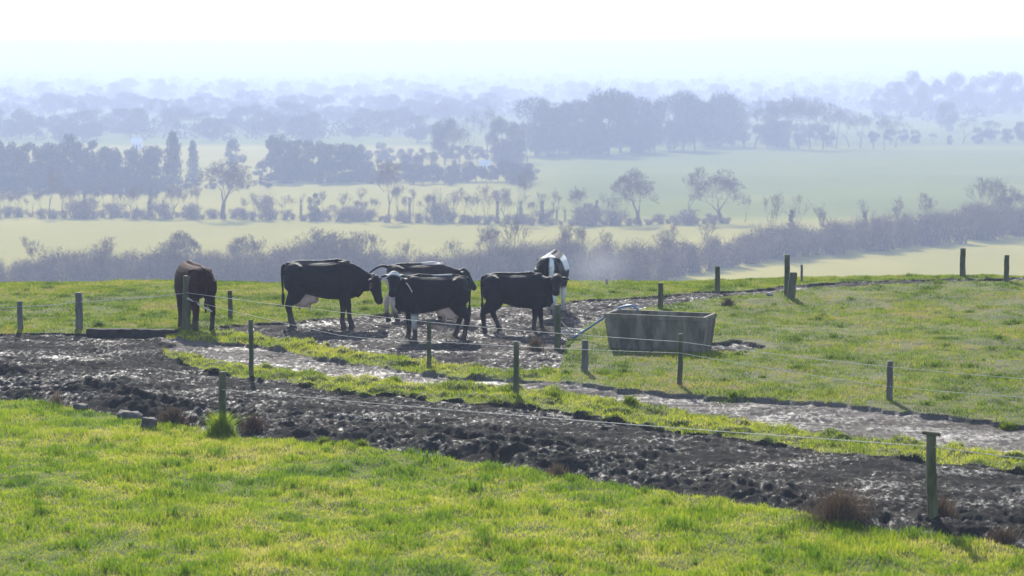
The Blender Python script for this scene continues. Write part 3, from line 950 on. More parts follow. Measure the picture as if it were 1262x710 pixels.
def wire_pts(a, b, sag, n=14):
    return [a.lerp(b, i / n) - Vector((0, 0, sag * 4 * (i / n) * (1 - i / n))) for i in range(n + 1)]
def at_height(px, base, row):
    """point on a post standing at (px, base), seen at the given row"""
    p = on_hill(px, base)
    k = p.y / FPX
    return p + Vector((0, -.05, (base - row) * k))
def wire(parent, stops, r, mat, sag=.03, name="wire"):
    g = Geo()
    pts = []
    for a, b in zip(stops, stops[1:]):
        w = wire_pts(a, b, sag)
        pts += w if not pts else w[1:]
    g.tube([p - parent.location for p in pts], [r] * len(pts), 5)
    return g.build(name, mat, parent, True)

# fence along the near side of the mud
f = thing("wire_fence", "long single strand fence crossing the near mud between two mossy posts", "fence", on_hill(275, 532))
post(275, 534, 457, 9, M['moss'], None, parent=f)
post(1149, 655, 553, 13, M['moss'], "thick leaning mossy post with small board on top", lean=(-.04, 0), board=11, parent=f)
wire(f, [at_height(275, 534, 478), at_height(1149, 655, 566), at_height(1420, 690, 594)], .0048, M['wire'], .03)
# fence between track and cattle, from the strainer post past the trough
f = thing("wire_fence", "two strand electric fence from the stout corner post past the cattle and trough", "fence", on_hill(529, 455))
post(229, 411, 342, 11, M['moss'], "stout corner post in front of the brown cow", lean=(.05, 0), parent=f)
post(529, 454, 397, 5.5, M['moss'], None, parent=f)
post(838, 477, 412, 6.5, M['moss'], None, parent=f)
post(1096, 497, 449, 8, M['grey_post'], "short grey post on the right pasture", parent=f)
wire(f, [at_height(229, 411, 362), at_height(529, 454, 400), at_height(838, 477, 421), at_height(1096, 497, 455), at_height(1400, 520, 478)], .0046, M['wire'], .02)
wire(f, [at_height(229, 411, 370), at_height(420, 440, 414), at_height(529, 454, 424), at_height(838, 477, 435), at_height(1096, 497, 480), at_height(1400, 520, 500)], .0042, M['wire'], .02)
wire(f, [at_height(229, 411, 361), at_height(265, 409, 369)], .016, M['wire'], .0, "tied_cord")
wire(f, [at_height(229, 411, 367), at_height(246, 412, 377), at_height(262, 414, 387)], .017, M['wire'], .0, "tied_cord")
# slim posts on the near verge
post(310, 466, 396, 6, M['moss'], "slim green post on the near verge below the grazing cow")
post(636, 492, 423, 7, M['moss'], "slim mossy post on the verge below the black heifer")
post(721, 461, 422, 8.5, M['grey_post'], "short thick grey post left below the trough")
# post in the yard beside the trough hose
post(687, 428, 372, 8, M['moss'], "mossy post with white cords by the blue hose")
# fence on the left
f = thing("wire_fence", "low wire fence on the far left hilltop with two wooden posts", "fence", on_hill(98, 409))
post(25, 410, 373, 7, M['grey_post'], "shorter leftmost post", parent=f)
post(98, 408, 363, 9, M['grey_post'], None, parent=f)
wire(f, [at_height(-60, 412, 384), at_height(25, 410, 379), at_height(98, 408, 374), at_height(229, 411, 363)], .006, M['thin_wire'], .02)
# posts along the back of the yard and track
post(284, 394, 361, 6, M['moss'], "small post standing behind the brown cow")
post(814, 381, 348.5, 7, M['moss'], "post standing just behind the trough")
post(884, 360, 326, 6.5, M['moss'], "upright post on the skyline right of the trough")
post(969.5, 369, 319, 7, M['moss'], "tall post beside the leaning stub")
post(974, 372, 340, 10, M['moss'], "short thick stub leaning against the tall post", lean=(.06, 0))
post(1186, 343, 308, 7, M['moss'], "tall post on the bank seen against the pale field")
post(1240, 352, 319, 6.5, M['moss'], "rightmost short post on the bank")
post(988, 349, 328, 3, M['grey_post'], "thin stake beyond the leaning stub")
post(748, 350, 343, 3.5, M['grey_post'], "tiny far stake on the skyline left of the trough")

# cords and hose fittings by the yard post
g = Geo()
a, b_ = at_height(687, 428, 385), on_hill(708, 416)
g.tube(wire_pts(a, b_ + Vector((0, -.1, .1)), .05), [.013] * 15, 5)
tag(g.build("white_cord", M['wire'], None, True), "slack white cord running down from the mossy post by the hose", "cord", "white cords by the hose")
g = Geo()
a, b_ = at_height(687, 428, 401), on_hill(700, 417)
g.tube(wire_pts(a, b_ + Vector((.02, -.1, .05)), .03), [.016] * 15, 5)
tag(g.build("white_cord", M['wire'], None, True), "short lower white cord at the foot of the mossy post", "cord", "white cords by the hose")
rr_ = random.Random(3)
g = Geo()
c = on_hill(704, 416)
for k in range(5):
    pts = []
    for j in range(9):
        an = j * .9 + k
        pts.append(c + Vector((.14 * math.cos(an) * (1 + .3 * k % 1.3) + rr_.gauss(0, .05), .25 * math.sin(an) - .1, .05 + .05 * k * .5 + rr_.uniform(0, .06))))
    g.tube(pts, [.009] * 9, 5)
tag(g.build("cord_tangle", M['wire'], None, True), "tangle of white cord on the grass at the end of the blue hose", "cord")

g = Geo()
p0, p1 = on_hill(108, 414), on_hill(219, 415)
mid = (p0 + p1) / 2
ln = (p1 - p0).length / 2
bmh = .085
bmn = bmesh.new()
bmesh.ops.create_cube(bmn, size=1)
for v in bmn.verts:
    v.co = Vector((v.co.x * ln * 2, v.co.y * .24, v.co.z * bmh * 2))
bmesh.ops.subdivide_edges(bmn, edges=[e for e in bmn.edges if abs(e.verts[0].co.x - e.verts[1].co.x) > .5], cuts=14)
for v in bmn.verts:
    v.co += Vector((0, rr_.gauss(0, .008), rr_.gauss(0, .008)))
bmesh.ops.bevel(bmn, geom=bmn.edges[:], offset=.012, segments=1, affect='EDGES')
me = bpy.data.meshes.new("timber_sleeper")
bmn.to_mesh(me); bmn.free()
me.materials.append(M['sleeper'])
o = link("timber_sleeper", me)
o.location = mid + Vector((0, 0, .05))
o.rotation_euler = (0, 0, math.atan2(p1.y - p0.y, p1.x - p0.x))
tag(o, "long dark timber beam lying along the mud left of the corner post", "timber beam")

# ------------------------------------------------------------------ trough and hose
fl, fr = on_hill(752, 436), on_hill(869, 434)
k = fl.y / FPX
tl = 132 * k
th = 45 * k
td = .80
t = thing("water_trough", "grey green concrete water trough with splayed ends on the grass right of the cows", "trough", (fl + fr) / 2 + Vector((.07, td / 2, 0)), rad(-20))
bmn = bmesh.new()
def ring(hx, hy, z):
    return [bmn.verts.new((sx * hx, sy * hy, z)) for sx, sy in ((-1, -1), (1, -1), (1, 1), (-1, 1))]
bt, tp_ = tl / 2 - .08, tl / 2
wl = .075
r0 = ring(bt, td / 2 - .10, -.05)
r1 = ring(tp_ - .01, td / 2 - .01, th - .09)
r2 = ring(tp_ - wl, td / 2 - wl, th - .09)
r3 = ring(bt - wl, td / 2 - .1 - wl, .12)
for a, b_ in ((r0, r1), (r1, r2), (r2, r3)):
    for i in range(4):
        bmn.faces.new((a[i], a[(i + 1) % 4], b_[(i + 1) % 4], b_[i]))
bmn.faces.new(list(reversed(r0)))
bmn.faces.new(r3)
bmesh.ops.recalc_face_normals(bmn, faces=bmn.faces[:])
bmesh.ops.bevel(bmn, geom=bmn.edges[:], offset=.015, segments=2, affect='EDGES')
me = bpy.data.meshes.new("trough_basin"); bmn.to_mesh(me); bmn.free(); me.materials.append(M['concrete'])
link("basin", me, t)
bmn = bmesh.new()
r1 = ring(tp_, td / 2, th - .088)
r2 = ring(tp_, td / 2, th)
r3 = ring(tp_ - wl, td / 2 - wl, th)
r4 = ring(tp_ - wl, td / 2 - wl, th - .088)
for a, b_ in ((r1, r2), (r2, r3), (r3, r4), (r4, r1)):
    for i in range(4):
        bmn.faces.new((a[i], a[(i + 1) % 4], b_[(i + 1) % 4], b_[i]))
bmesh.ops.recalc_face_normals(bmn, faces=bmn.faces[:])
bmesh.ops.bevel(bmn, geom=bmn.edges[:], offset=.012, segments=2, affect='EDGES')
me = bpy.data.meshes.new("trough_rim"); bmn.to_mesh(me); bmn.free(); me.materials.append(M['concrete'])
link("rim", me, t)
g = Geo()
zz = th - .17
g.v += [Vector((-tp_ + .1, -td / 2 + .1, zz)), Vector((tp_ - .1, -td / 2 + .1, zz)), Vector((tp_ - .1, td / 2 - .1, zz)), Vector((-tp_ + .1, td / 2 - .1, zz))]
g.f.append((0, 1, 2, 3))
g.build("water", M['water'], t)

def bez(pts, n=8):
    out = []
    P_ = [pts[0]] + pts + [pts[-1]]
    for i in range(1, len(P_) - 2):
        a, b_, c_, d_ = P_[i - 1], P_[i], P_[i + 1], P_[i + 2]
        for j in range(n):
            s = j / n
            out.append(.5 * ((2 * b_) + (c_ - a) * s + (2 * a - 5 * b_ + 4 * c_ - d_) * s * s + (3 * b_ - a - 3 * c_ + d_) * s ** 3))
    out.append(P_[-2])
    return out
h0 = on_hill(706, 419)
hp = []
for px, base, row in ((706, 419, 417), (716, 420, 411), (732, 422, 401), (748, 424, 390), (764, 426, 381), (778, 427, 379), (786, 427, 384), (789, 427, 391)):
    p = on_hill(px, base)
    hp.append(p + Vector((0, 0, (base - row) * p.y / FPX)))
g = Geo()
pts = bez(hp)
g.tube(pts, [.022] * len(pts), 8)
tag(g.build("water_hose", M['pipe'], None, True), "blue hose arching from the grass over the left end of the trough", "hose")

# ------------------------------------------------------------------ stones, dead weeds, tufts
def stone(px, py, wpx, hpx, seed, label, mat=M['stone'], square=.5):
    rng = random.Random(seed)
    p = on_hill(px, py)
    k = p.y / FPX
    bmn = bmesh.new()
    bmesh.ops.create_cube(bmn, size=1)
    bmesh.ops.subdivide_edges(bmn, edges=bmn.edges[:], cuts=3, use_grid_fill=True)
    for v in bmn.verts:
        sph = v.co.normalized() * .55
        q = v.co * square + sph * (1 - square)
        q *= 1 + rng.gauss(0, .09)
        v.co = Vector((q.x * wpx * k, q.y * wpx * k * .8, q.z * hpx * k * 1.1 + hpx * k * .42))
    me = bpy.data.meshes.new("stone"); bmn.to_mesh(me); bmn.free()
    me.polygons.foreach_set("use_smooth", [True] * len(me.polygons))
    me.materials.append(mat)
    o = link("stone", me)
    o.location = p
    o.rotation_euler = (0, .12, rng.uniform(-.3, .3))
    return tag(o, label, "stone", "stones at the edge of the mud")
stone(183, 531, 18, 14, 1, "small squared pale topped stone at the meadow edge left of the grassy post", square=.8)
stone(160, 516, 30, 13, 2, "flat rough grey stone behind the squared stone", square=.3)
stone(100, 507, 17, 7, 3, "low grey stone half sunk at the left meadow edge", square=.3)
stone(948, 368, 8, 4, 4, "small pale stone by the stub post on the track edge", M['concrete_rim'], .3)

def weed(name, px, py, wpx, hpx, n, tint, label, mat=None, cat="dead weed", bend=.5, wid=.010, lo=.35):
    p = on_hill(px, py)
    k = p.y / FPX
    w, h = wpx * k / 2, hpx * k
    rng = np.random.default_rng(int(px * 7 + py))
    r = np.abs(rng.normal(0, .38, n)).clip(0, 1)
    a = rng.uniform(0, 6.28, n)
    P_ = np.stack([np.cos(a) * r * w, np.sin(a) * r * w * .7, np.zeros(n)], 1)
    P_[:, 2] = ground_z(P_[:, 0] + p.x, P_[:, 1] + p.y) - p.z - .02
    hh = h * rng.uniform(lo, 1, n) * (1 - .6 * r)
    tt = np.clip(rng.normal(tint, .18, n), 0, 1)
    me = blades_mesh(name, P_, hh, np.full(n, wid) * rng.uniform(.6, 1.3, n), tt, mat or M['weed'], bend)
    o = link(name, me)
    o.location = p
    return tag(o, label, cat)
weed("dead_weed_clump", 1036, 650, 120, 66, 1300, .55, "big brown clump of dead weeds in the mud left of the leaning mossy post", wid=.006, bend=.75, lo=.25)
weed("dead_weed_clump", 213, 524, 58, 30, 700, .4, "reddish brown dead weeds just left of the grassy post", wid=.011, bend=.6)
weed("dead_weed_clump", 312, 534, 46, 32, 420, .4, "thin brown dead weeds just right of the grassy post", wid=.010, bend=.5)
weed("dead_weed_clump", 660, 430, 26, 26, 420, .6, "rusty dry plant below the black heifer", wid=.013, bend=.4)
weed("dead_weed_clump", 70, 502, 34, 24, 160, .85, "pale dry stalks at the left meadow edge", wid=.011, bend=.35)
weed("dead_weed_clump", 688, 588, 60, 22, 260, .7, "dry grass stalks on the meadow edge below the black heifer", wid=.011, bend=.4)
weed("dead_weed_clump", 897, 378, 26, 14, 260, .5, "low brown tuft on the pasture right behind the trough", wid=.018, bend=.7)
weed("dead_weed_clump", 1160, 645, 60, 40, 300, .55, "wispy dead stems round the foot of the leaning mossy post", wid=.009, bend=.6)
weed("dead_weed_clump", 1235, 672, 60, 30, 420, .5, "dull brown weeds at the bottom right of the mud", wid=.010, bend=.7)
weed("grass_tuft", 273, 538, 42, 36, 1800, .42, "rounded bright green tuft at the foot of the post nearest the grazing meadow", M['grass_fg'], "grass tuft", .55, .012)
weed("grass_tuft", 122, 407, 16, 11, 300, .05, "dark green tussock on the hilltop left of the brown cow", M['grass_mid'], "grass tuft", .6, .02)
for px, py, w_, h_, lab in ((486, 474, 30, 12, "dark tussock on the near verge under the overlapping cows"), (682, 496, 26, 18, "dark tussock on the near verge right of the slim mossy post"), (776, 503, 30, 14, "rounded green tussock on the near verge below the trough"), (127, 0, 0, 0, None), (447, 556, 22, 16, "bright tussock at the mud edge right of the thin dead weeds"), (399, 550, 18, 13, "small tussock at the mud edge below the slim green post"), (1010, 578, 30, 14, None), (1242, 523, 24, 14, "rounded tussock at the far right end of the track")):
    if lab:
        weed("grass_tuft", px, py, w_, h_, 800, .22, lab, M['grass_verge'], "grass tuft", .6, .013)

# ------------------------------------------------------------------ cattle
def coat(name, dark, light, rough=.62, hair=.12):
    m, nt, b = new_mat(name)
    a = nt.nodes.new("ShaderNodeAttribute"); a.attribute_name = "patch"
    f = noise(nt, 9, 4, .6)
    c0 = ramp(nt, f, [(.35, tuple(v * .8 for v in dark)), (.7, tuple(v * 1.25 for v in dark))])
    mx = nt.nodes.new("ShaderNodeMix"); mx.data_type = 'RGBA'
    nt.links.new(a.outputs["Fac"], mx.inputs[0])
    nt.links.new(c0, mx.inputs[6])
    mx.inputs[7].default_value = (*light, 1)
    dm = nt.nodes.new("ShaderNodeAttribute"); dm.attribute_name = "muddy"
    m2 = nt.nodes.new("ShaderNodeMix"); m2.data_type = 'RGBA'
    nt.links.new(dm.outputs["Fac"], m2.inputs[0])
    nt.links.new(mx.outputs[2], m2.inputs[6])
    m2.inputs[7].default_value = (.075, .060, .048, 1)
    nt.links.new(m2.outputs[2], b.inputs["Base Color"])
    b.inputs["Sheen Weight"].default_value = .03
    b.inputs["Sheen Roughness"].default_value = .35
    b.inputs["Roughness"].default_value = rough
    b.inputs["Specular IOR Level"].default_value = hair
    bump(nt, b, noise(nt, 14, 5, .65, stretch=(.5, 1, 1)), .5, .02)
    return m
COATS = {
    'black': coat("black_coat", (.009, .0085, .009), (.60, .58, .54)),
    'brown': coat("dark_brown_coat", (.022, .0045, .003), (.15, .045, .03), .7, .04),
    'pied': coat("black_and_white_coat", (.016, .015, .016), (.70, .68, .64)),
    'roan': coat("dark_and_pale_coat", (.022, .018, .016), (.62, .52, .43)),
}

def lof(g, rings, n=16):
    """rings: (centre, side vector, up vector) each already scaled"""
    b = len(g.v)
    for c, s, u, e in rings:
        for k in range(n):
            an = 2 * math.pi * k / n
            ca, sa = math.cos(an), math.sin(an)
            ca = math.copysign(abs(ca) ** e, ca)
            sa = math.copysign(abs(sa) ** e, sa)
            g.v.append(c + s * ca + u * sa)
    for i in range(len(rings) - 1):
        for k in range(n):
            g.f.append((b + i * n + k, b + i * n + (k + 1) % n, b + (i + 1) * n + (k + 1) % n, b + (i + 1) * n + k))
    g.f.append(tuple(b + k for k in reversed(range(n))))
    g.f.append(tuple(b + (len(rings) - 1) * n + k for k in range(n)))

def solid(g, name, voxel, smooth=4):
    """the union of all closed shapes in g as one continuous skin"""
    me = bpy.data.meshes.new(name + "_raw")
    me.from_pydata([tuple(v) for v in g.v], [], g.f)
    bmn = bmesh.new(); bmn.from_mesh(me)
    bmesh.ops.recalc_face_normals(bmn, faces=bmn.faces[:])
    bmn.to_mesh(me); bmn.free()
    o = bpy.data.objects.new(name + "_raw", me)
    COL.objects.link(o)
    r = o.modifiers.new("r", 'REMESH'); r.mode = 'VOXEL'; r.voxel_size = voxel; r.use_smooth_shade = True
    s = o.modifiers.new("s", 'SMOOTH'); s.factor = .5; s.iterations = smooth
    dg = bpy.context.evaluated_depsgraph_get()
    dg.update()
    out = bpy.data.meshes.new_from_object(o.evaluated_get(dg))
    out.name = name
    bpy.data.objects.remove(o)
    bpy.data.meshes.remove(me)
    out.polygons.foreach_set("use_smooth", [True] * len(out.polygons))
    return out

TRUNK = [  # x, top, bottom, half width, squareness
    (-.035, 1.22, 1.00, .085, 1), (.03, 1.29, .88, .18, 1), (.14, 1.33, .79, .235, .95), (.28, 1.34, .725, .265, .95), (.45, 1.335, .66, .285, 1),
    (.65, 1.335, .61, .325, 1), (.85, 1.345, .575, .34, 1), (1.04, 1.365, .565, .325, 1), (1.2, 1.375, .575, .28, 1), (1.34, 1.33, .585, .235, 1), (1.46, 1.25, .63, .18, 1), (1.54, 1.16, .72, .12, 1)]

def cow(label, pos, yaw, scale, coatname, patch, head_at, head_dir, head_roll=0.0, legs=((0, 0), (0, 0), (0, 0), (0, 0)), tail=None, udder=True, strap=False, fat=1.0, group="cattle in the muddy yard", name="cow"):
    """pose in the cow's own frame: x forward from the rump, z up, template height 1.38 m.
    head_at: poll; head_dir: from poll to muzzle; legs: (x, y) foot shifts for near hind, far hind, near fore, far fore"""
    t = thing(name, label, "cow", pos, yaw, group)
    t.scale = (scale,) * 3
    g = Geo()
    X, Y, Z = Vector((1, 0, 0)), Vector((0, 1, 0)), Vector((0, 0, 1))
    rings = []
    for x, zt, zb, w, e in TRUNK:
        rings.append((Vector((x, 0, (zt + zb) / 2)), Y * w * fat, Z * (zt - zb) / 2, e))
    lof(g, rings, 20)
    # spine, hooks and pins so the back is not a barrel
    g.tube([(0, 0, 1.28), (.3, 0, 1.335), (.7, 0, 1.335), (1.05, 0, 1.36), (1.3, 0, 1.32)], [.04, .045, .04, .05, .05], 8)
    for s in (-1, 1):
        g.tube([(.22, s * .10, 1.29), (.34, s * .215, 1.225), (.46, s * .235, 1.10)], [.03, .05, .02], 8)
        g.tube([(.02, s * .04, 1.21), (-.02, s * .11, 1.13), (.06, s * .15, 1.0)], [.03, .05, .03], 8)
    # legs
    for i, (s, hind) in enumerate(((-1, True), (1, True), (-1, False), (1, False))):
        fx, fy = legs[i]
        if hind:
            pts = [(.16, .13, 1.08), (.20, .16, .88), (.26, .165, .74), (.18 + .2 * fx, .165, .62), (.07 + .5 * fx, .165 + .4 * fy, .49), (.06 + .6 * fx, .165 + .5 * fy, .42), (.11 + .85 * fx, .165 + .85 * fy, .22), (.13 + .95 * fx, .165 + .95 * fy, .12), (.155 + fx, .165 + fy, .07), (.18 + fx, .165 + fy, -.06)]
            rr = [(.15, .20), (.135, .225), (.115, .205), (.085, .15), (.060, .088), (.053, .070), (.046, .052), (.053, .06), (.05, .058), (.066, .078)]
        else:
            pts = [(1.26, .12, 1.05), (1.24, .155, .86), (1.20, .165, .72), (1.20 + .25 * fx, .16, .58), (1.215 + .55 * fx, .155 + .5 * fy, .42), (1.21 + .65 * fx, .155 + .6 * fy, .35), (1.205 + .85 * fx, .155 + .85 * fy, .2), (1.21 + .95 * fx, .155 + .95 * fy, .115), (1.23 + fx, .155 + fy, .065), (1.255 + fx, .155 + fy, -.06)]
            rr = [(.11, .18), (.105, .17), (.09, .13), (.07, .09), (.062, .066), (.050, .054), (.045, .048), (.054, .056), (.05, .056), (.066, .076)]
        P_ = [Vector((a, s * b_, c)) for a, b_, c in pts]
        rings = []
        for j, p in enumerate(P_):
            tan = (P_[min(j + 1, len(P_) - 1)] - P_[max(j - 1, 0)]).normalized()
            side = Y
            fwd = tan.cross(side).normalized()
            rings.append((p, side * rr[j][0], fwd * rr[j][1], 1.0))
        lof(g, rings, 12)
    # neck
    H = Vector(head_at)
    hd = Vector(head_dir).normalized()
    n0, n2 = Vector((1.30, 0, 1.04)), H + hd * .05 - Z * .03
    n1 = n0.lerp(n2, .5) + Vector((.04, 0, -.02))
    rings = []
    NP = [n0, n0.lerp(n1, .55), n1, n1.lerp(n2, .55), n2]
    nw = [(.17, .29), (.145, .25), (.115, .20), (.095, .155), (.085, .12)]
    for j, p in enumerate(NP):
        tan = (NP[min(j + 1, 4)] - NP[max(j - 1, 0)]).normalized()
        side = Y - tan * Y.dot(tan)
        side = side.normalized()
        up = tan.cross(side).normalized()
        rings.append((p, side * nw[j][0], up * nw[j][1], 1.0))
    lof(g, rings, 14)
    # dewlap
    g.tube([Vector((1.42, 0, .66)), Vector((1.50, 0, .74)), n1 + Vector((-.02, 0, -.17)), n2 + Vector((-.04, 0, -.12))], [(.05, .09), (.04, .09), (.03, .07), (.03, .05)], 8)
    # head
    hs = hd.cross(Z)
    if hs.length < .1: hs = -Y
    hs.normalize()
    hs = Matrix.Rotation(head_roll, 3, hd) @ hs
    hu = hs.cross(hd).normalized()                # the forehead side
    prof = [(-.06, .03, .06, .055), (-.02, .015, .105, .095), (.05, 0, .12, .13), (.12, -.005, .13, .138), (.2, -.015, .106, .125), (.3, -.02, .088, .102), (.39, -.022, .084, .09), (.46, -.02, .09, .084), (.51, -.018, .075, .066), (.54, -.018, .04, .035)]
    lof(g, [(H + hd * a + hu * b_, hs * w, hu * h, .92) for a, b_, w, h in prof], 14)
    # ears
    for s in (-1, 1):
        e0 = H + hd * .02 + hs * s * .08 + hu * .0
        e1 = e0 + hs * s * .11 - hd * .00 + hu * .015
        e2 = e0 + hs * s * .20 + hd * .035
        g.tube([e0, e0.lerp(e1, .6), e1, e2], [(.036, .036), (.065, .034), (.062, .030), (.022, .020)], 8)
    me = solid(g, "body", .019, 2)
    co = np.empty(len(me.vertices) * 3, np.float32)
    me.vertices.foreach_get("co", co)
    co = co.reshape(-1, 3)
    attr(me, "patch", patch(co, H, hd, hu))  # coat markings, on some cows the painted light along the back
    attr(me, "muddy", ss(.52, .12, co[:, 2]) * (.25 + .75 * vnoise(co[:, 0] * 9, co[:, 2] * 9 + co[:, 1] * 7, 77)))
    me.materials.append(COATS[coatname])
    link("body", me, t)
    # eyes
    for s in (-1, 1):
        g = Geo()
        c = H + hd * .12 + hs * s * .120 + hu * .045
        lof(g, [(c + Vector((0, 0, z)), X * r, Y * r, 1) for z, r in ((-.022, .004), (-.014, .018), (0, .024), (.014, .018), (.022, .004))], 10)
        g.build("eye", M['eye'], t, True)
    # tail
    tp = [Vector(p) for p in (tail or [(-.01, 0, 1.27), (-.055, 0, 1.24), (-.075, .01, 1.1), (-.07, .015, .9), (-.06, .02, .68)])]
    tb = bez(tp, 5)
    g = Geo()
    g.tube(tb, [.036 - .018 * i / (len(tb) - 1) for i in range(len(tb))], 8)
    tail_o = g.build("tail", COATS[coatname], t, True)
    sw = Geo()
    d = (tb[-1] - tb[-4]).normalized()
    e = tb[-1]
    drop = Vector((0, 0, -1)) if tail is None else (d + Vector((0, 0, -.35))).normalized()
    sw.tube([e - d * .04, e + drop * .06, e + drop * .16, e + drop * .26], [.017, .036, .034, .008], 8)
    sw.build("switch", COATS[coatname] if tail is None else M['udder'], tail_o, True)
    if udder:
        g = Geo()
        lof(g, [(Vector((.34, 0, z - .04)), X * rx, Y * ry, 1) for z, rx, ry in ((.78, .10, .10), (.70, .17, .14), (.62, .20, .16), (.54, .20, .16), (.48, .16, .135), (.45, .08, .07))], 14)
        lof(g, [(Vector((.54, 0, z - .03)), X * rx, Y * ry, 1) for z, rx, ry in ((.74, .08, .08), (.66, .13, .12), (.58, .13, .12), (.52, .08, .08))], 12)
        ud = solid(g, "udder", .022, 2)
        ud.materials.append(M['udder'])
        uo = link("udder", ud, t)
        for sx, sy in ((.28, -.08), (.28, .08), (.48, -.08), (.48, .08)):
            tg = Geo()
            tg.tube([(sx, sy, .46), (sx, sy, .42), (sx + .005, sy, .36)], [.024, .019, .012], 8)
            tg.build("teat", M['udder'], uo, True)
    if strap:
        g = Geo()
        c = n2.lerp(n1, .22)
        tan = (n2 - n1).normalized()
        side = (Y - tan * Y.dot(tan)).normalized()
        up = tan.cross(side).normalized()
        pts = [c + side * (.118 * math.cos(a)) + up * (.17 * math.sin(a)) for a in [i * 2 * math.pi / 24 for i in range(25)]]
        g.tube(pts, [(.012, .03)] * 25, 6, cap=False)
        g.build("neck_strap", M['strap'], t, True)
    return t

def none(co, H, hd, hu):
    return np.zeros(len(co))
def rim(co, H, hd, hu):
    return .15 * ss(1.27, 1.35, co[:, 2])  # sunlit reddish edge of the back, painted into the coat colour
def ss(a, b_, x):
    return sstep(a, b_, x)
def painted_sheen(co, H, hd, hu):
    return .10 * ss(1.30, 1.36, co[:, 2]) * (vnoise(co[:, 0] * 4, co[:, 1] * 6, 2) > .6)  # highlights on top of the back, painted as paler coat
def pied(co, H, hd, hu):
    n = vnoise(co[:, 0] * 2.6 + 3.2, co[:, 2] * 2.3 + co[:, 1] * 2.1, 61)
    n = ss(.50, .56, n)
    low = ss(.62, .52, co[:, 2])
    wv = (vnoise(co[:, 2] * 7, co[:, 0] * 5, 33) - .5) * .16
    rumpband = ss(.03, .0, np.abs(co[:, 1] + .12 + wv) - .03 - wv * .3) * ss(.18, .05, co[:, 0]) * ss(.70, .80, co[:, 2] + wv)
    topw = ss(1.29, 1.33, co[:, 2]) * ss(.5, .3, co[:, 0])
    return np.clip(np.maximum.reduce([n * .9, low, rumpband, topw * .9]), 0, 1)
def roan(co, H, hd, hu):
    q = ss(.66, .46, co[:, 0]) * ss(1.22, 1.02, co[:, 2]) * ss(.14, .30, co[:, 2])
    spots = vnoise(co[:, 0] * 5, co[:, 2] * 5, 14)
    top = ss(1.325, 1.35, co[:, 2]) * ss(.75, .85, co[:, 0]) * .9
    return np.clip(np.maximum(q * (.55 + .6 * spots), top), 0, 1)
def blaze(co, H, hd, hu):
    r = co - np.array(H)
    a = r @ np.array(hd)
    u = r @ np.array(hu)
    d2 = np.linalg.norm(r, axis=1)
    top = ss(.19, .14, d2) * ss(.12, .05, a) * (vnoise(co[:, 1] * 14, co[:, 2] * 14, 5) > .32)
    leg = ss(.62, .50, co[:, 2]) * ss(1.1, 1.14, co[:, 0]) * ss(.0, .04, co[:, 1]) * ss(.22, .30, co[:, 2]) * (.35 + .65 * vnoise(co[:, 0] * 8, co[:, 2] * 8, 6))
    back = .55 * ss(1.335, 1.36, co[:, 2]) * ss(.3, .36, co[:, 0]) * ss(.8, .7, co[:, 0])
    return np.clip(np.maximum.reduce([top * .95, leg * .8, back]), 0, 1)

def cow_at(px, py, fwd, lateral, yaw, scale):
    """place so that a point (fwd, lateral) of the cow's frame stands on pixel (px, py)"""
    p = on_hill(px, py)
    c, s = math.cos(yaw), math.sin(yaw)
    q = Vector((p.x - scale * (fwd * c - lateral * s), p.y - scale * (fwd * s + lateral * c), 0))
    q.z = gz(p.x, p.y) - .02
    return q

y_ = rad(-2)
cow("black cow standing side on at the left of the yard with pink udder", cow_at(361, 404.5, .16, -.16, y_, 1.0), y_, 1.0, 'black', painted_sheen, (1.80, 0, 1.0), (.28, -.12, -.95), 0,
    ((.02, 0), (-.06, 0), (-.04, 0), (.09, 0)), None, True, True)
y_ = rad(8)
cow("dark cow with pale hind legs and raised tail, half hidden behind another cow", cow_at(487, 393, .16, -.1, y_, .90), y_, .90, 'roan', roan, (1.74, -.05, 1.16), (.62, -.1, -.78), 0,
    ((.05, 0), (-.14, 0), (0, 0), (.05, 0)), [(.0, 0, 1.27), (-.08, .01, 1.31), (-.2, .02, 1.29), (-.33, .03, 1.22), (-.44, .04, 1.13)], True)
y_ = rad(180 + 20)
cow("dark cow facing left with blue white crown and head turned to the camera", cow_at(566, 414.5, .16, 0, y_, .94), y_, .94, 'black', blaze, (1.62, .13, 1.40), (.28, .62, -.72), 0,
    ((.04, 0), (-.04, 0), (.02, 0), (-.03, 0)), None, True)
hg = Geo()
hg.tube(bez([Vector((1.40, .235, 1.25)), Vector((1.35, .258, 1.18)), Vector((1.31, .27, 1.11)), Vector((1.28, .28, 1.05))], 4), [.013] * 13, 6)
hg.build("halter_rope", M['wire'], bpy.data.objects["cow.002"], True)
y_ = rad(-10)
cow("plain black heifer standing right of centre with its face turned to the camera", cow_at(606, 404.5, .16, 0, y_, .90), y_, .90, 'black', none, (1.68, -.20, 1.29), (.08, -.80, -.60), 0,
    ((-.12, 0), (.16, 0), (-.06, 0), (.08, 0)), None, False, False, .92)
y_ = rad(78)
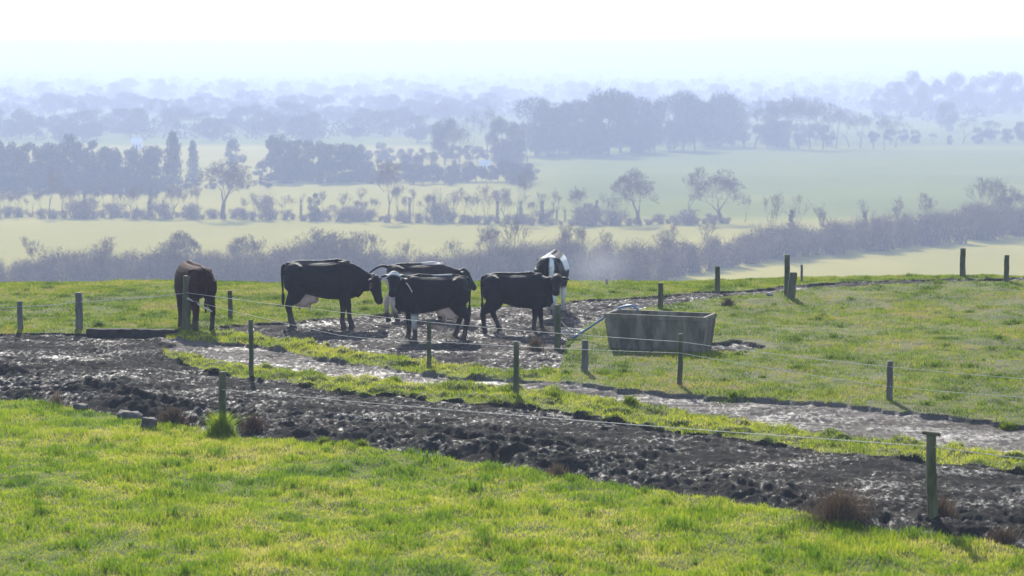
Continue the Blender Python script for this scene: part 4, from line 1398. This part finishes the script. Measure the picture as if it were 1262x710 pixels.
cow("black and white cow seen from behind at the back of the yard", cow_at(674, 389, .16, 0, y_, 1.0), y_, 1.0, 'pied', pied, (1.9, .1, .95), (.4, .2, -.9), 0,
    ((.02, 0), (-.02, 0), (0, 0), (0, 0)), None, True)
y_ = rad(116)
cow("dark brown cow seen from behind standing at the corner post", cow_at(251, 411, .16, 0, y_, .98), y_, .98, 'brown', rim, (1.60, -.20, .74), (.2, -.3, -.9), 0,
    ((-.02, 0), (.03, 0), (0, 0), (0, 0)), None, False)

# ------------------------------------------------------------------ breath steaming in the cold sun behind the pied cow
sm = bpy.data.materials.new("steam_air")
sm.use_nodes = True
sn = sm.node_tree
sn.nodes.remove(sn.nodes["Principled BSDF"])
sv = sn.nodes.new("ShaderNodeVolumePrincipled")
sv.inputs["Color"].default_value = (.95, .95, .97, 1)
sv.inputs["Anisotropy"].default_value = .2
tc = sn.nodes.new("ShaderNodeTexCoord")
ln_ = sn.nodes.new("ShaderNodeVectorMath"); ln_.operation = 'LENGTH'
sn.links.new(tc.outputs["Object"], ln_.inputs[0])
mr = sn.nodes.new("ShaderNodeMapRange")
mr.inputs[1].default_value, mr.inputs[2].default_value, mr.inputs[3].default_value, mr.inputs[4].default_value = .1, .95, 1.0, 0.0
sn.links.new(ln_.outputs["Value"], mr.inputs[0])
nz = noise(sn, 2.2, 3, .6)
mu = sn.nodes.new("ShaderNodeMath"); mu.operation = 'MULTIPLY'
sn.links.new(mr.outputs[0], mu.inputs[0]); sn.links.new(nz, mu.inputs[1])
m3 = sn.nodes.new("ShaderNodeMath"); m3.operation = 'MULTIPLY'
sn.links.new(mu.outputs[0], m3.inputs[0]); m3.inputs[1].default_value = .22
sn.links.new(m3.outputs[0], sv.inputs["Density"])
sn.links.new(sv.outputs[0], sn.nodes["Material Output"].inputs["Volume"])
bmn = bmesh.new()
bmesh.ops.create_icosphere(bmn, subdivisions=3, radius=1.0)
me = bpy.data.meshes.new("steam"); bmn.to_mesh(me); bmn.free()
me.materials.append(sm)
o = link("steam", me)
p = to_plane(732, 352)
o.location = (p.x, p.y - 3, .75)
o.scale = (.95, 1.2, .62)
tag(o, "faint white steam drifting beside the black and white cow", None, None, "stuff")
